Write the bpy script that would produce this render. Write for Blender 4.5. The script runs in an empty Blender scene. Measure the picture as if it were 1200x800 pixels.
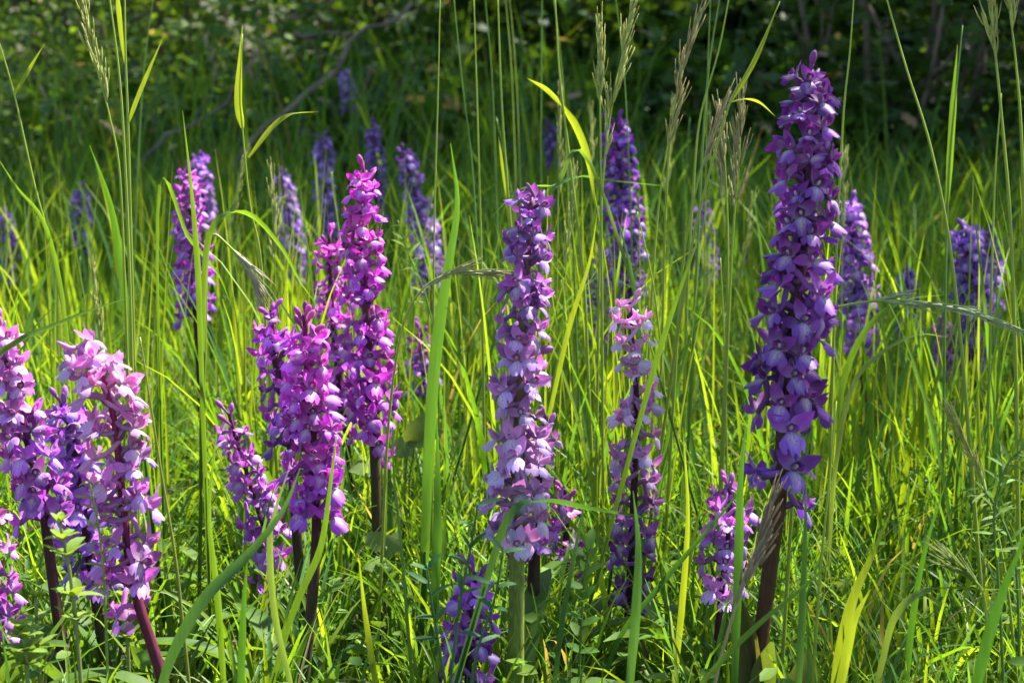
import bpy, math, random
import numpy as np
from mathutils import Vector, Matrix, Euler

R = math.radians
rnd = random.Random(11)
nr = np.random.default_rng(5)
scene = bpy.context.scene
C = scene.collection

# ------------------------------------------------------------------ camera
F = 2400.0                      # focal length in photograph pixels (1200 wide)
CAM_H = 0.42
PITCH = R(6.9)
cam_d = bpy.data.cameras.new('camera')
cam_d.sensor_width = 36.0
cam_d.lens = 36.0 * F / 1200.0
cam_d.clip_start = 0.02
cam_d.clip_end = 500.0
cam_d.dof.use_dof = True
cam_d.dof.focus_distance = 1.33
cam_d.dof.aperture_fstop = 16.0
cam = bpy.data.objects.new('camera', cam_d)
C.objects.link(cam)
cam.location = (0, 0, CAM_H)
cam.rotation_euler = (R(90) - PITCH, 0, 0)
scene.camera = cam

# ------------------------------------------------------------------ light
SUN_AZ, SUN_EL = R(60), R(58)   # azimuth measured from the view direction (+Y) towards +X
sun_vec = Vector((math.cos(SUN_EL) * math.sin(SUN_AZ), math.cos(SUN_EL) * math.cos(SUN_AZ), math.sin(SUN_EL)))
w = bpy.data.worlds.new('World')
scene.world = w
w.use_nodes = True
nt = w.node_tree
bg = nt.nodes['Background']
sky = nt.nodes.new('ShaderNodeTexSky')
sky.sky_type = 'NISHITA'
sky.sun_disc = False
sky.sun_elevation = SUN_EL
sky.sun_rotation = SUN_AZ
nt.links.new(sky.outputs[0], bg.inputs[0])
bg.inputs[1].default_value = 0.08
sl = bpy.data.lights.new('sun', 'SUN')
sl.energy = 5.0
sl.angle = R(0.55)
sl.color = (1.0, 0.95, 0.86)
sun = bpy.data.objects.new('sun', sl)
C.objects.link(sun)
sun.rotation_euler = sun_vec.to_track_quat('Z', 'Y').to_euler()
scene.view_settings.view_transform = 'Standard'
scene.view_settings.look = 'None'
scene.view_settings.exposure = 2.15
scene.view_settings.gamma = 1.0
scene.view_settings.use_curve_mapping = False
scene.render.engine = 'CYCLES'
scene.cycles.use_denoising = True
scene.cycles.max_bounces = 8
scene.cycles.diffuse_bounces = 4
scene.cycles.transmission_bounces = 6
scene.cycles.sample_clamp_indirect = 4.0

# ------------------------------------------------------------------ helpers
cP, sP = math.cos(PITCH), math.sin(PITCH)


def P(px, py, d):
    """the point standing d metres ahead of the camera that the photograph shows at (px, py)"""
    u, v = (px - 600) / F, (400 - py) / F
    ry = cP + v * sP
    rz = -sP + v * cP
    t = d / ry
    return Vector((u * t, d, CAM_H + rz * t))


def spline(pts, n):
    pts = [Vector(p) for p in pts]
    if len(pts) == 2:
        return [pts[0].lerp(pts[1], i / (n - 1)) for i in range(n)]
    q = [pts[0] * 2 - pts[1]] + pts + [pts[-1] * 2 - pts[-2]]
    out = []
    m = len(pts) - 1
    for i in range(n):
        f = i / (n - 1) * m
        k = min(int(f), m - 1)
        t = f - k
        a, b, c, d = q[k], q[k + 1], q[k + 2], q[k + 3]
        out.append(0.5 * ((2 * b) + (c - a) * t + (2 * a - 5 * b + 4 * c - d) * t * t + (3 * b - a - 3 * c + d) * t ** 3))
    return out


class MB:
    """collects vertices, faces and a colour per vertex and links them as ONE mesh object"""

    def __init__(s):
        s.v, s.f, s.c, s.m = [], [], [], []

    def add(s, vs, fs, col=(1, 1, 1), mi=0):
        o = len(s.v)
        s.v += [tuple(x) for x in vs]
        s.f += [tuple(i + o for i in f) for f in fs]
        s.m += [mi] * len(fs)
        if len(vs) and isinstance(col, list):
            s.c += col
        else:
            s.c += [col] * len(vs)

    def mesh(s, name, mats):
        me = bpy.data.meshes.new(name)
        me.from_pydata(s.v, [], s.f)
        for m in (mats if isinstance(mats, (list, tuple)) else [mats]):
            me.materials.append(m)
        me.polygons.foreach_set('material_index', s.m)
        me.polygons.foreach_set('use_smooth', [True] * len(s.f))
        a = me.color_attributes.new('Col', 'FLOAT_COLOR', 'POINT')
        a.data.foreach_set('color', np.array([(c[0], c[1], c[2], 1.0) for c in s.c], dtype=np.float32).ravel())
        me.update()
        return me


def link(name, data, parent=None, loc=None):
    o = bpy.data.objects.new(name, data)
    C.objects.link(o)
    if parent:
        o.parent = parent
    if loc is not None:
        o.location = loc
    return o


def tag(o, label=None, cat=None, group=None, kind=None):
    if label: o['label'] = label
    if cat: o['category'] = cat
    if group: o['group'] = group
    if kind: o['kind'] = kind
    return o


def tube(mb, path, radii, sides=7, col=(1, 1, 1), mi=0, cap=True, cols=None):
    n = len(path)
    vs, cs = [], []
    up = None
    for i in range(n):
        t = (path[min(i + 1, n - 1)] - path[max(i - 1, 0)])
        t = t.normalized() if t.length > 1e-9 else Vector((0, 0, 1))
        if up is None:
            up = t.orthogonal().normalized()
        up = (up - t * up.dot(t))
        up = up.normalized() if up.length > 1e-6 else t.orthogonal().normalized()
        sd = t.cross(up)
        r = radii[i] if hasattr(radii, '__len__') else radii
        for k in range(sides):
            a = 2 * math.pi * k / sides
            vs.append(path[i] + (up * math.cos(a) + sd * math.sin(a)) * r)
            cs.append(cols[i] if cols else col)
    fs = []
    for i in range(n - 1):
        for k in range(sides):
            k2 = (k + 1) % sides
            fs.append((i * sides + k, i * sides + k2, (i + 1) * sides + k2, (i + 1) * sides + k))
    if cap:
        vs += [path[0], path[-1]]
        cs += [cols[0] if cols else col, cols[-1] if cols else col]
        a, b = n * sides, n * sides + 1
        for k in range(sides):
            k2 = (k + 1) % sides
            fs.append((a, k2, k))
            fs.append((b, (n - 1) * sides + k, (n - 1) * sides + k2))
    mb.add(vs, fs, cs, mi)


def ribbon(mb, path, widths, side, fold=0.25, col=(1, 1, 1), cols=None, twist=0.0, mi=0):
    """a leaf blade with a keeled midrib along a path"""
    n = len(path)
    vs, cs = [], []
    for i in range(n):
        t = (path[min(i + 1, n - 1)] - path[max(i - 1, 0)]).normalized()
        s = side - t * side.dot(t)
        s = s.normalized() if s.length > 1e-6 else t.orthogonal().normalized()
        if twist:
            s = Matrix.Rotation(twist * i / (n - 1), 3, t) @ s
        nn = t.cross(s)
        wv = widths[i] * 0.5
        vs += [path[i] - s * wv, path[i] + nn * (fold * wv), path[i] + s * wv]
        c = cols[i] if cols else col
        cs += [c, (c[0] * 0.92, c[1] * 0.92, c[2] * 0.92), c]
    fs = []
    for i in range(n - 1):
        a = i * 3
        fs += [(a, a + 1, a + 4, a + 3), (a + 1, a + 2, a + 5, a + 4)]
    mb.add(vs, fs, cs, mi)


def mesh_np(name, v, f, col, mat, smooth=True):
    """v (N,3), f (M,k) ints, col (N,3): one mesh from arrays"""
    me = bpy.data.meshes.new(name)
    k = f.shape[1]
    me.vertices.add(len(v))
    me.vertices.foreach_set('co', np.ascontiguousarray(v, dtype=np.float32).ravel())
    me.loops.add(f.size)
    me.loops.foreach_set('vertex_index', np.ascontiguousarray(f, dtype=np.int32).ravel())
    me.polygons.add(len(f))
    me.polygons.foreach_set('loop_start', np.arange(0, f.size, k, dtype=np.int32))
    me.polygons.foreach_set('loop_total', np.full(len(f), k, dtype=np.int32))
    me.polygons.foreach_set('use_smooth', np.full(len(f), smooth))
    me.update(calc_edges=True)
    a = me.color_attributes.new('Col', 'FLOAT_COLOR', 'POINT')
    c4 = np.ones((len(v), 4), dtype=np.float32)
    c4[:, :3] = col
    a.data.foreach_set('color', c4.ravel())
    me.materials.append(mat)
    return me


# ------------------------------------------------------------------ materials
def new_mat(name):
    m = bpy.data.materials.new(name)
    m.use_nodes = True
    n = m.node_tree.nodes
    n.clear()
    return m, n, m.node_tree.links


def N(n, t, **kw):
    x = n.new(t)
    for k, v in kw.items():
        setattr(x, k, v)
    return x


def mixc(n, l, a, b, fac, mode='MIX'):
    x = N(n, 'ShaderNodeMix', data_type='RGBA', blend_type=mode)
    for idx, val in ((6, a), (7, b), (0, fac)):
        if hasattr(val, 'is_output'):
            l.new(val, x.inputs[idx])
        elif idx == 0:
            x.inputs[0].default_value = val
        else:
            x.inputs[idx].default_value = (*val, 1)
    return x.outputs[2]


def leafy(name, trans=0.45, rough=0.42, spec=0.35, tint=(1.65, 1.45, 0.42), noise_scale=400, fibre=True, obj_color=False):
    """thin green tissue: reflects, lets light through (yellower) and has a soft sheen; colour from the mesh"""
    m, n, l = new_mat(name)
    if obj_color:
        base = N(n, 'ShaderNodeObjectInfo').outputs['Color']
        ca = N(n, 'ShaderNodeAttribute', attribute_name='Col')
        base = mixc(n, l, base, ca.outputs['Color'], 1.0, 'MULTIPLY')
    else:
        base = N(n, 'ShaderNodeAttribute', attribute_name='Col').outputs['Color']
    tc = N(n, 'ShaderNodeTexCoord')
    mp = N(n, 'ShaderNodeMapping')
    mp.inputs['Scale'].default_value = (1, 1, 0.12 if fibre else 1)
    l.new(tc.outputs['Object'], mp.inputs[0])
    nz = N(n, 'ShaderNodeTexNoise')
    nz.inputs['Scale'].default_value = noise_scale
    nz.inputs['Detail'].default_value = 2
    l.new(mp.outputs[0], nz.inputs['Vector'])
    rr = N(n, 'ShaderNodeMapRange')
    rr.inputs['To Min'].default_value = 0.72
    rr.inputs['To Max'].default_value = 1.28
    l.new(nz.outputs['Fac'], rr.inputs['Value'])
    colr = N(n, 'ShaderNodeVectorMath', operation='SCALE')
    l.new(base, colr.inputs[0])
    l.new(rr.outputs[0], colr.inputs['Scale'])
    pb = N(n, 'ShaderNodeBsdfPrincipled')
    pb.inputs['Roughness'].default_value = rough
    pb.inputs['Specular IOR Level'].default_value = spec
    l.new(colr.outputs[0], pb.inputs['Base Color'])
    tr = N(n, 'ShaderNodeBsdfTranslucent')
    tv = N(n, 'ShaderNodeVectorMath', operation='MULTIPLY')
    l.new(colr.outputs[0], tv.inputs[0])
    tv.inputs[1].default_value = tint
    l.new(tv.outputs[0], tr.inputs['Color'])
    ms = N(n, 'ShaderNodeMixShader')
    ms.inputs[0].default_value = trans
    l.new(pb.outputs[0], ms.inputs[1])
    l.new(tr.outputs[0], ms.inputs[2])
    out = N(n, 'ShaderNodeOutputMaterial')
    l.new(ms.outputs[0], out.inputs[0])
    return m


def petal_mat(name, lip=False):
    """purple tissue: colour of the plant from the object, cream throat and dark specks on the lip (Col.r = paleness, Col.g/b = position)"""
    m, n, l = new_mat(name)
    oi = N(n, 'ShaderNodeObjectInfo')
    at = N(n, 'ShaderNodeAttribute', attribute_name='Col')
    sp = N(n, 'ShaderNodeSeparateColor')
    l.new(at.outputs['Color'], sp.inputs[0])
    hs = N(n, 'ShaderNodeHueSaturation')
    l.new(oi.outputs['Color'], hs.inputs['Color'])
    mr = N(n, 'ShaderNodeMapRange')
    mr.inputs['To Min'].default_value = 0.8
    mr.inputs['To Max'].default_value = 1.2
    l.new(oi.outputs['Random'], mr.inputs['Value'])
    l.new(mr.outputs[0], hs.inputs['Value'])
    col = hs.outputs[0]
    # paler towards Col.r
    col = mixc(n, l, col, (0.80, 0.72, 0.74), sp.outputs['Red'])
    # veins running along the petal
    wv = N(n, 'ShaderNodeTexWave', wave_type='BANDS', bands_direction='X')
    cb = N(n, 'ShaderNodeCombineXYZ')
    l.new(sp.outputs['Green'], cb.inputs[0])
    l.new(sp.outputs['Blue'], cb.inputs[1])
    l.new(cb.outputs[0], wv.inputs['Vector'])
    wv.inputs['Scale'].default_value = 2.2
    wv.inputs['Distortion'].default_value = 1.5
    vr = N(n, 'ShaderNodeMapRange')
    vr.inputs['From Min'].default_value = 0.0
    vr.inputs['From Max'].default_value = 0.5
    vr.inputs['To Min'].default_value = 0.90
    vr.inputs['To Max'].default_value = 1.03
    l.new(wv.outputs['Fac'], vr.inputs['Value'])
    sc = N(n, 'ShaderNodeVectorMath', operation='SCALE')
    l.new(col, sc.inputs[0])
    l.new(vr.outputs[0], sc.inputs['Scale'])
    col = sc.outputs[0]
    if lip:
        vo = N(n, 'ShaderNodeTexVoronoi', feature='F1')
        vo.inputs['Scale'].default_value = 8
        vo.inputs['Randomness'].default_value = 0.9
        l.new(cb.outputs[0], vo.inputs['Vector'])
        cr = N(n, 'ShaderNodeMapRange')
        cr.inputs['From Min'].default_value = 0.20
        cr.inputs['From Max'].default_value = 0.30
        cr.inputs['To Min'].default_value = 1.0
        cr.inputs['To Max'].default_value = 0.0
        l.new(vo.outputs['Distance'], cr.inputs['Value'])
        mk = N(n, 'ShaderNodeMath', operation='MULTIPLY')
        pm = N(n, 'ShaderNodeMapRange')
        pm.inputs['From Min'].default_value = 0.12
        pm.inputs['From Max'].default_value = 0.4
        l.new(sp.outputs['Red'], pm.inputs['Value'])
        l.new(cr.outputs[0], mk.inputs[0])
        l.new(pm.outputs[0], mk.inputs[1])
        col = mixc(n, l, col, (0.13, 0.015, 0.16), mk.outputs[0])
    pb = N(n, 'ShaderNodeBsdfPrincipled')
    pb.inputs['Roughness'].default_value = 0.48
    pb.inputs['Specular IOR Level'].default_value = 0.3
    pb.inputs['Sheen Weight'].default_value = 0.15
    l.new(col, pb.inputs['Base Color'])
    tr = N(n, 'ShaderNodeBsdfTranslucent')
    gm = N(n, 'ShaderNodeGamma')
    gm.inputs[1].default_value = 1.25
    l.new(col, gm.inputs[0])
    l.new(gm.outputs[0], tr.inputs['Color'])
    ms = N(n, 'ShaderNodeMixShader')
    ms.inputs[0].default_value = 0.44
    l.new(pb.outputs[0], ms.inputs[1])
    l.new(tr.outputs[0], ms.inputs[2])
    out = N(n, 'ShaderNodeOutputMaterial')
    l.new(ms.outputs[0], out.inputs[0])
    return m


def solid(name, rough=0.6, scale=200, stretch=0.15, lo=0.7, hi=1.3, bump=0.0):
    m, n, l = new_mat(name)
    at = N(n, 'ShaderNodeAttribute', attribute_name='Col')
    tc = N(n, 'ShaderNodeTexCoord')
    mp = N(n, 'ShaderNodeMapping')
    mp.inputs['Scale'].default_value = (1, 1, stretch)
    l.new(tc.outputs['Object'], mp.inputs[0])
    nz = N(n, 'ShaderNodeTexNoise')
    nz.inputs['Scale'].default_value = scale
    nz.inputs['Detail'].default_value = 4
    l.new(mp.outputs[0], nz.inputs['Vector'])
    rr = N(n, 'ShaderNodeMapRange')
    rr.inputs['From Min'].default_value = 0.3
    rr.inputs['From Max'].default_value = 0.7
    rr.inputs['To Min'].default_value = lo
    rr.inputs['To Max'].default_value = hi
    l.new(nz.outputs['Fac'], rr.inputs['Value'])
    sc = N(n, 'ShaderNodeVectorMath', operation='SCALE')
    l.new(at.outputs['Color'], sc.inputs[0])
    l.new(rr.outputs[0], sc.inputs['Scale'])
    pb = N(n, 'ShaderNodeBsdfPrincipled')
    pb.inputs['Roughness'].default_value = rough
    pb.inputs['Specular IOR Level'].default_value = .2
    l.new(sc.outputs[0], pb.inputs['Base Color'])
    if bump:
        b = N(n, 'ShaderNodeBump')
        b.inputs['Strength'].default_value = bump
        b.inputs['Distance'].default_value = 0.004
        l.new(nz.outputs['Fac'], b.inputs['Height'])
        l.new(b.outputs[0], pb.inputs['Normal'])
    out = N(n, 'ShaderNodeOutputMaterial')
    l.new(pb.outputs[0], out.inputs[0])
    return m


M_GRASS = leafy('grass_tissue', trans=0.55, rough=0.45, spec=0.25)
M_LEAF = leafy('leaf_tissue', trans=0.40, rough=0.5, spec=0.2, noise_scale=60, fibre=False)
M_HERB = leafy('herb_tissue', trans=0.42, rough=0.55, spec=0.15, noise_scale=200, fibre=False)
M_CULM = leafy('culm_tissue', trans=0.12, rough=0.40, spec=0.40)
M_HUSK = leafy('seed_husk', trans=0.35, rough=0.5, spec=0.3, tint=(1.2, 1.1, 0.7))
M_PETAL = petal_mat('orchid_petal')
M_LIP = petal_mat('orchid_lip', lip=True)
M_STEM = solid('orchid_stem', rough=0.6, scale=700, stretch=0.2, lo=0.65, hi=1.4)
M_BARK = solid('bark', rough=0.85, scale=25, stretch=0.4, lo=0.5, hi=1.5, bump=0.8)


def ground_mat():
    m, n, l = new_mat('meadow_soil')
    tc = N(n, 'ShaderNodeTexCoord')
    nz = N(n, 'ShaderNodeTexNoise')
    nz.inputs['Scale'].default_value = 14
    nz.inputs['Detail'].default_value = 8
    nz.inputs['Roughness'].default_value = 0.7
    l.new(tc.outputs['Object'], nz.inputs['Vector'])
    cr = N(n, 'ShaderNodeValToRGB')
    e = cr.color_ramp.elements
    e[0].position, e[0].color = 0.35, (0.030, 0.022, 0.012, 1)
    e[1].position, e[1].color = 0.62, (0.055, 0.085, 0.020, 1)
    x = e.new(0.5)
    x.color = (0.060, 0.050, 0.022, 1)
    l.new(nz.outputs['Fac'], cr.inputs[0])
    pb = N(n, 'ShaderNodeBsdfPrincipled')
    pb.inputs['Roughness'].default_value = 0.95
    l.new(cr.outputs[0], pb.inputs['Base Color'])
    b = N(n, 'ShaderNodeBump')
    b.inputs['Distance'].default_value = 0.02
    l.new(nz.outputs['Fac'], b.inputs['Height'])
    l.new(b.outputs[0], pb.inputs['Normal'])
    out = N(n, 'ShaderNodeOutputMaterial')
    l.new(pb.outputs[0], out.inputs[0])
    return m


# ------------------------------------------------------------------ ground
def gz(x, y):
    """height of the ground: the meadow is level, a bank rises under the hedge and the land behind climbs slowly"""
    b = np.clip((np.asarray(y) - 4.6) / 3.0, 0, 1)
    b = b * b * (3 - 2 * b) * 0.30
    return b + np.clip(np.asarray(y) - 9.0, 0, None) * 0.05 + 0.012 * np.sin(np.asarray(x) * 3.1 + 1) * np.sin(np.asarray(y) * 2.3)


xs = np.concatenate([[-150, -60, -25, -12], np.linspace(-7, 7, 57), [12, 25, 60, 150]])
ys = np.concatenate([[-150, -50, -15, -5], np.linspace(-2, 12, 57), [16, 25, 40, 80, 200]])
gx, gy = np.meshgrid(xs, ys)
gv = np.stack([gx.ravel(), gy.ravel(), gz(gx.ravel(), gy.ravel())], 1)
nx, ny = len(xs), len(ys)
ii, jj = np.meshgrid(np.arange(nx - 1), np.arange(ny - 1))
a = (jj * nx + ii).ravel()
gf = np.stack([a, a + 1, a + nx + 1, a + nx], 1)
ground = link('ground', mesh_np('ground', gv, gf, np.ones((len(gv), 3)), ground_mat()))
tag(ground, kind='structure')


# ------------------------------------------------------------------ foliage made from arrays
def blades(base, head, lean, bend, L, W, K, fold, col, power=1.6, tipcol=None, twist=None):
    """many grass blades at once: returns vertices, quads, colours"""
    n = len(base)
    t = np.linspace(0, 1, K + 1)
    phi = lean[:, None] + bend[:, None] * t[None, :] ** power
    ds = (L / K)[:, None]
    dh = np.sin(phi) * ds
    dz = np.cos(phi) * ds
    h = np.concatenate([np.zeros((n, 1)), np.cumsum(dh[:, :-1], 1)], 1)
    z = np.concatenate([np.zeros((n, 1)), np.cumsum(dz[:, :-1], 1)], 1)
    hx, hy = np.cos(head), np.sin(head)
    cx = base[:, 0, None] + h * hx[:, None]
    cy = base[:, 1, None] + h * hy[:, None]
    cz = base[:, 2, None] + z
    c = np.stack([cx, cy, cz], 2)
    tw = (twist if twist is not None else np.zeros(n))[:, None] * t[None, :]
    # side vector turned about the blade
    sx, sy = -hy[:, None] * np.cos(tw), hx[:, None] * np.cos(tw)
    nx_, nz_ = np.cos(phi), -np.sin(phi)
    side = np.stack([sx + np.sin(tw) * nx_ * hx[:, None], sy + np.sin(tw) * nx_ * hy[:, None], np.sin(tw) * nz_], 2)
    nrm = np.stack([nx_ * hx[:, None], nx_ * hy[:, None], nz_], 2)
    prof = np.minimum(1.0, 0.55 + 1.6 * t) * np.clip((1 - t) * 2.2, 0.04, 1) ** 0.8
    wv = (W[:, None] * prof[None, :] * 0.5)[:, :, None]
    if fold:
        v = np.stack([c - side * wv, c + nrm * wv * fold, c + side * wv], 2)   # n,K+1,3,3
        m = 3
    else:
        v = np.stack([c - side * wv, c + side * wv], 2)
        m = 2
    v = v.reshape(-1, 3)
    o = (np.arange(n) * (K + 1) * m)[:, None, None]
    k = (np.arange(K) * m)[None, :, None]
    s = np.arange(m - 1)[None, None, :]
    a0 = (o + k + s).ravel()
    f = np.stack([a0, a0 + 1, a0 + m + 1, a0 + m], 1)
    tc = col if tipcol is None else tipcol
    cc = col[:, None, :] * (1 - t)[None, :, None] + tc[:, None, :] * t[None, :, None]
    cc = np.repeat(cc[:, :, None, :], m, 2).reshape(-1, 3)
    return v, f, cc


def grass_colors(n, dry=0.04, warm=0.5):
    a = np.array([0.062, 0.155, 0.013])    # deep green
    b = np.array([0.175, 0.262, 0.020])    # yellow green
    c = np.array([0.060, 0.145, 0.045])    # blue green
    u = nr.random(n)[:, None]
    k = nr.random(n)[:, None]
    col = np.where(k < warm, a * (1 - u) + b * u, a * (1 - u) + c * u)
    d = nr.random(n)[:, None] < dry
    col = np.where(d, np.array([0.22, 0.19, 0.10]) * (0.6 + 0.6 * u), col)
    return col * (0.8 + 0.4 * nr.random(n)[:, None])


def join_arrays(parts):
    vs, fs, cs, o = [], [], [], 0
    for v, f, c in parts:
        vs.append(v)
        fs.append(f + o)
        cs.append(c)
        o += len(v)
    return np.concatenate(vs), np.concatenate(fs), np.concatenate(cs)


def sample_field(n, y0, y1, spread=0.30, margin=0.45, pw=1.0):
    y = y0 + (y1 - y0) * nr.random(n) ** pw
    x = (nr.random(n) * 2 - 1) * (spread * y + margin)
    return x, y


def tufted(n, per, y0, y1, rad=0.03, **kw):
    x, y = sample_field(n // per, y0, y1, **kw)
    x = np.repeat(x, per) + nr.normal(0, rad, n // per * per)
    y = np.repeat(y, per) + nr.normal(0, rad, n // per * per)
    y = np.maximum(y, y0)
    return x, y


LEAF_OVAL = np.array([[0, 0, 0], [.28, .24, .05], [.62, .27, .07], [1, 0, -.04], [.62, -.27, .07], [.28, -.24, .05], [.5, 0, -.02]], float)
LEAF_OVAL_F = np.array([[0, 6, 1], [1, 6, 2], [2, 6, 3], [3, 6, 4], [4, 6, 5], [5, 6, 0]])
_lob = [[0, 0, 0]]
for i in range(11):
    aa = R(-125 + 25 * i)
    rr_ = 0.62 if i % 2 == 0 else 0.34
    if i == 5: rr_ = 0.36
    _lob.append([0.45 + rr_ * math.cos(aa), rr_ * math.sin(aa), 0.05 * (i % 2)])
LEAF_LOBED = np.array(_lob + [[0.45, 0, -0.03]], float)
LEAF_LOBED_F = np.array([[12, 1 + i, 2 + i] for i in range(10)] + [[12, 11, 0], [12, 0, 1]])


def leaf_cloud(pos, size, col, shape='oval', tilt=0.6, normal=None):
    """a leaf at every position, turned at random about a mostly upward normal"""
    n = len(pos)
    L, Fc = (LEAF_OVAL, LEAF_OVAL_F) if shape == 'oval' else (LEAF_LOBED, LEAF_LOBED_F)
    az = nr.random(n) * 2 * np.pi
    up = nr.normal(0, tilt, (n, 3)) + (np.array([0, 0, 1.0]) if normal is None else normal)
    up /= np.linalg.norm(up, axis=1)[:, None]
    h = np.stack([np.cos(az), np.sin(az), nr.normal(-0.15, 0.3, n)], 1)
    ax = h - up * np.sum(h * up, 1)[:, None]
    ax /= np.linalg.norm(ax, axis=1)[:, None]
    ay = np.cross(up, ax)
    s = size[:, None, None]
    v = pos[:, None, :] + s * (L[None, :, 0, None] * ax[:, None, :] + L[None, :, 1, None] * ay[:, None, :] + L[None, :, 2, None] * up[:, None, :])
    f = (np.arange(n) * len(L))[:, None, None] + Fc[None]
    return v.reshape(-1, 3), f.reshape(-1, 3), np.repeat(col, len(L), 0)


def leaf_colors(n, a, b, var=0.35, dry=0.0):
    u = nr.random(n)[:, None]
    k = nr.random(n)[:, None] < dry
    return np.where(k, np.array([.34, .25, .15]) * (.6 + .6 * u), np.array(a) * (1 - u) + np.array(b) * u) * (1 - var / 2 + var * nr.random(n)[:, None])


# ------------------------------------------------------------------ trees, hedge and branches behind the meadow
def branchy(mb, start, end, r0, r1, wob, n=10, col=(0.10, 0.075, 0.05), sides=7):
    start, end = Vector(start), Vector(end)
    d = (end - start).length
    ctrl = [start]
    for k in (1, 2, 3):
        ctrl.append(start.lerp(end, k / 4) + Vector((rnd.gauss(0, wob), rnd.gauss(0, wob), rnd.gauss(0, wob * .7))) * d)
    ctrl.append(end)
    p = spline(ctrl, n)
    tube(mb, p, [r0 + (r1 - r0) * i / (n - 1) for i in range(n)], sides, col)
    return p


def shrub(name, x, y, rx, ry, h, nleaf, size, ca, cb, label, shape='oval', z0=0.0, nb=14, bark=(0.11, 0.085, 0.06), group=None, cat='shrub', tilt=0.6, clump=0.13):
    g0 = float(gz(x, y))
    root = link(name, None, loc=(x, y, g0))
    tag(root, label, cat, group)
    mb = MB()
    tips = []
    for i in range(nb):
        a = rnd.uniform(0, 2 * math.pi)
        q = math.sqrt(rnd.random())
        e = Vector((math.cos(a) * rx * q, math.sin(a) * ry * q, z0 + (h - z0) * rnd.uniform(.45, 1.0) * (1 - .35 * q * q)))
        p = branchy(mb, (rnd.gauss(0, .05), rnd.gauss(0, .05), -.05), e, rnd.uniform(.010, .022), .003, .06, 9, bark, 5)
        tips += p[3:]
        for _ in range(3):
            s = p[rnd.randint(3, 7)]
            e2 = s + Vector((rnd.gauss(0, .25) * rx, rnd.gauss(0, .25) * ry, rnd.gauss(.05, .15) * h))
            tips += branchy(mb, s, e2, .005, .0015, .08, 6, bark, 4)[2:]
    link('branches', mb.mesh('branches', M_BARK), root)
    tp = np.array([tuple(t) for t in tips])
    k = nr.integers(0, len(tp), nleaf)
    pos = tp[k] + nr.normal(0, clump, (nleaf, 3)) * np.array([1, 1, .8])
    pos[:, 2] = np.maximum(pos[:, 2], 0.02)
    v, f, c = leaf_cloud(pos, size * (0.6 + 0.8 * nr.random(nleaf)), leaf_colors(nleaf, ca, cb, dry=.012), shape, tilt)
    link('crown', mesh_np('crown', v, f, c, M_LEAF), root)
    return root


def tree(name, x, y, h, r, nleaf, label, lean=(0, 0), boughs=(), size=0.075, trunk_r=0.09, crown_z=0.62, ry=None, ca=(0.05, 0.10, 0.02), cb=(0.085, 0.14, 0.025)):
    g0 = float(gz(x, y))
    root = link(name, None, loc=(x, y, g0))
    tag(root, label, 'tree', 'trees shading the edge of the meadow')
    mb = MB()
    top = Vector((lean[0], lean[1], h))
    p = branchy(mb, (0, 0, -.1), top, trunk_r, .02, .02, 14, (0.10, 0.08, 0.06), 10)
    link('trunk', mb.mesh('trunk', M_BARK), root)
    tips = []
    mb = MB()
    for i in range(22):
        s = p[rnd.randint(5, 12)]
        a = rnd.uniform(0, 2 * math.pi)
        q = rnd.uniform(.4, 1)
        e = Vector((lean[0] * crown_z + math.cos(a) * r * q, lean[1] * crown_z + math.sin(a) * (ry or r) * q, h * (crown_z + rnd.uniform(-.22, .34))))
        b = branchy(mb, s, e, .028, .006, .07, 10, (0.10, 0.08, 0.06), 5)
        tips += b[4:]
    for (bx, by, bz, sx, nb_, ls) in boughs:        # unseen low boughs, added to shade chosen orchids and grass
        e = Vector((bx - x, by - y, bz - g0))
        b = branchy(mb, p[6], e, .022, .005, .03, 14, (0.10, 0.08, 0.06), 5)
        bt = b[12:] * 3
        for _ in range(6):
            e2 = e + Vector((rnd.gauss(0, sx), rnd.gauss(0, sx), rnd.gauss(0, sx * .6)))
            bt += branchy(mb, b[rnd.randint(11, 13)], e2, .005, .002, .06, 6, (0.10, 0.08, 0.06), 4)[2:]
        bp = np.array([tuple(t) for t in bt])
        pos = bp[nr.integers(0, len(bp), nb_)] + nr.normal(0, sx * .45, (nb_, 3))
        v, f, c = leaf_cloud(pos, ls * (0.6 + 0.7 * nr.random(nb_)), leaf_colors(nb_, ca, cb), 'oval', .55)
        link('shade_bough_leaves', mesh_np('shade_bough_leaves', v, f, c, M_LEAF), root)
    link('limbs', mb.mesh('limbs', M_BARK), root)
    tp = np.array([tuple(t) for t in tips])
    k = nr.integers(0, len(tp), nleaf)
    pos = tp[k] + nr.normal(0, .16, (nleaf, 3))
    v, f, c = leaf_cloud(pos, size * (0.6 + 0.7 * nr.random(nleaf)), leaf_colors(nleaf, ca, cb), 'oval', .55)
    link('crown', mesh_np('crown', v, f, c, M_LEAF), root)
    return root


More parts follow.
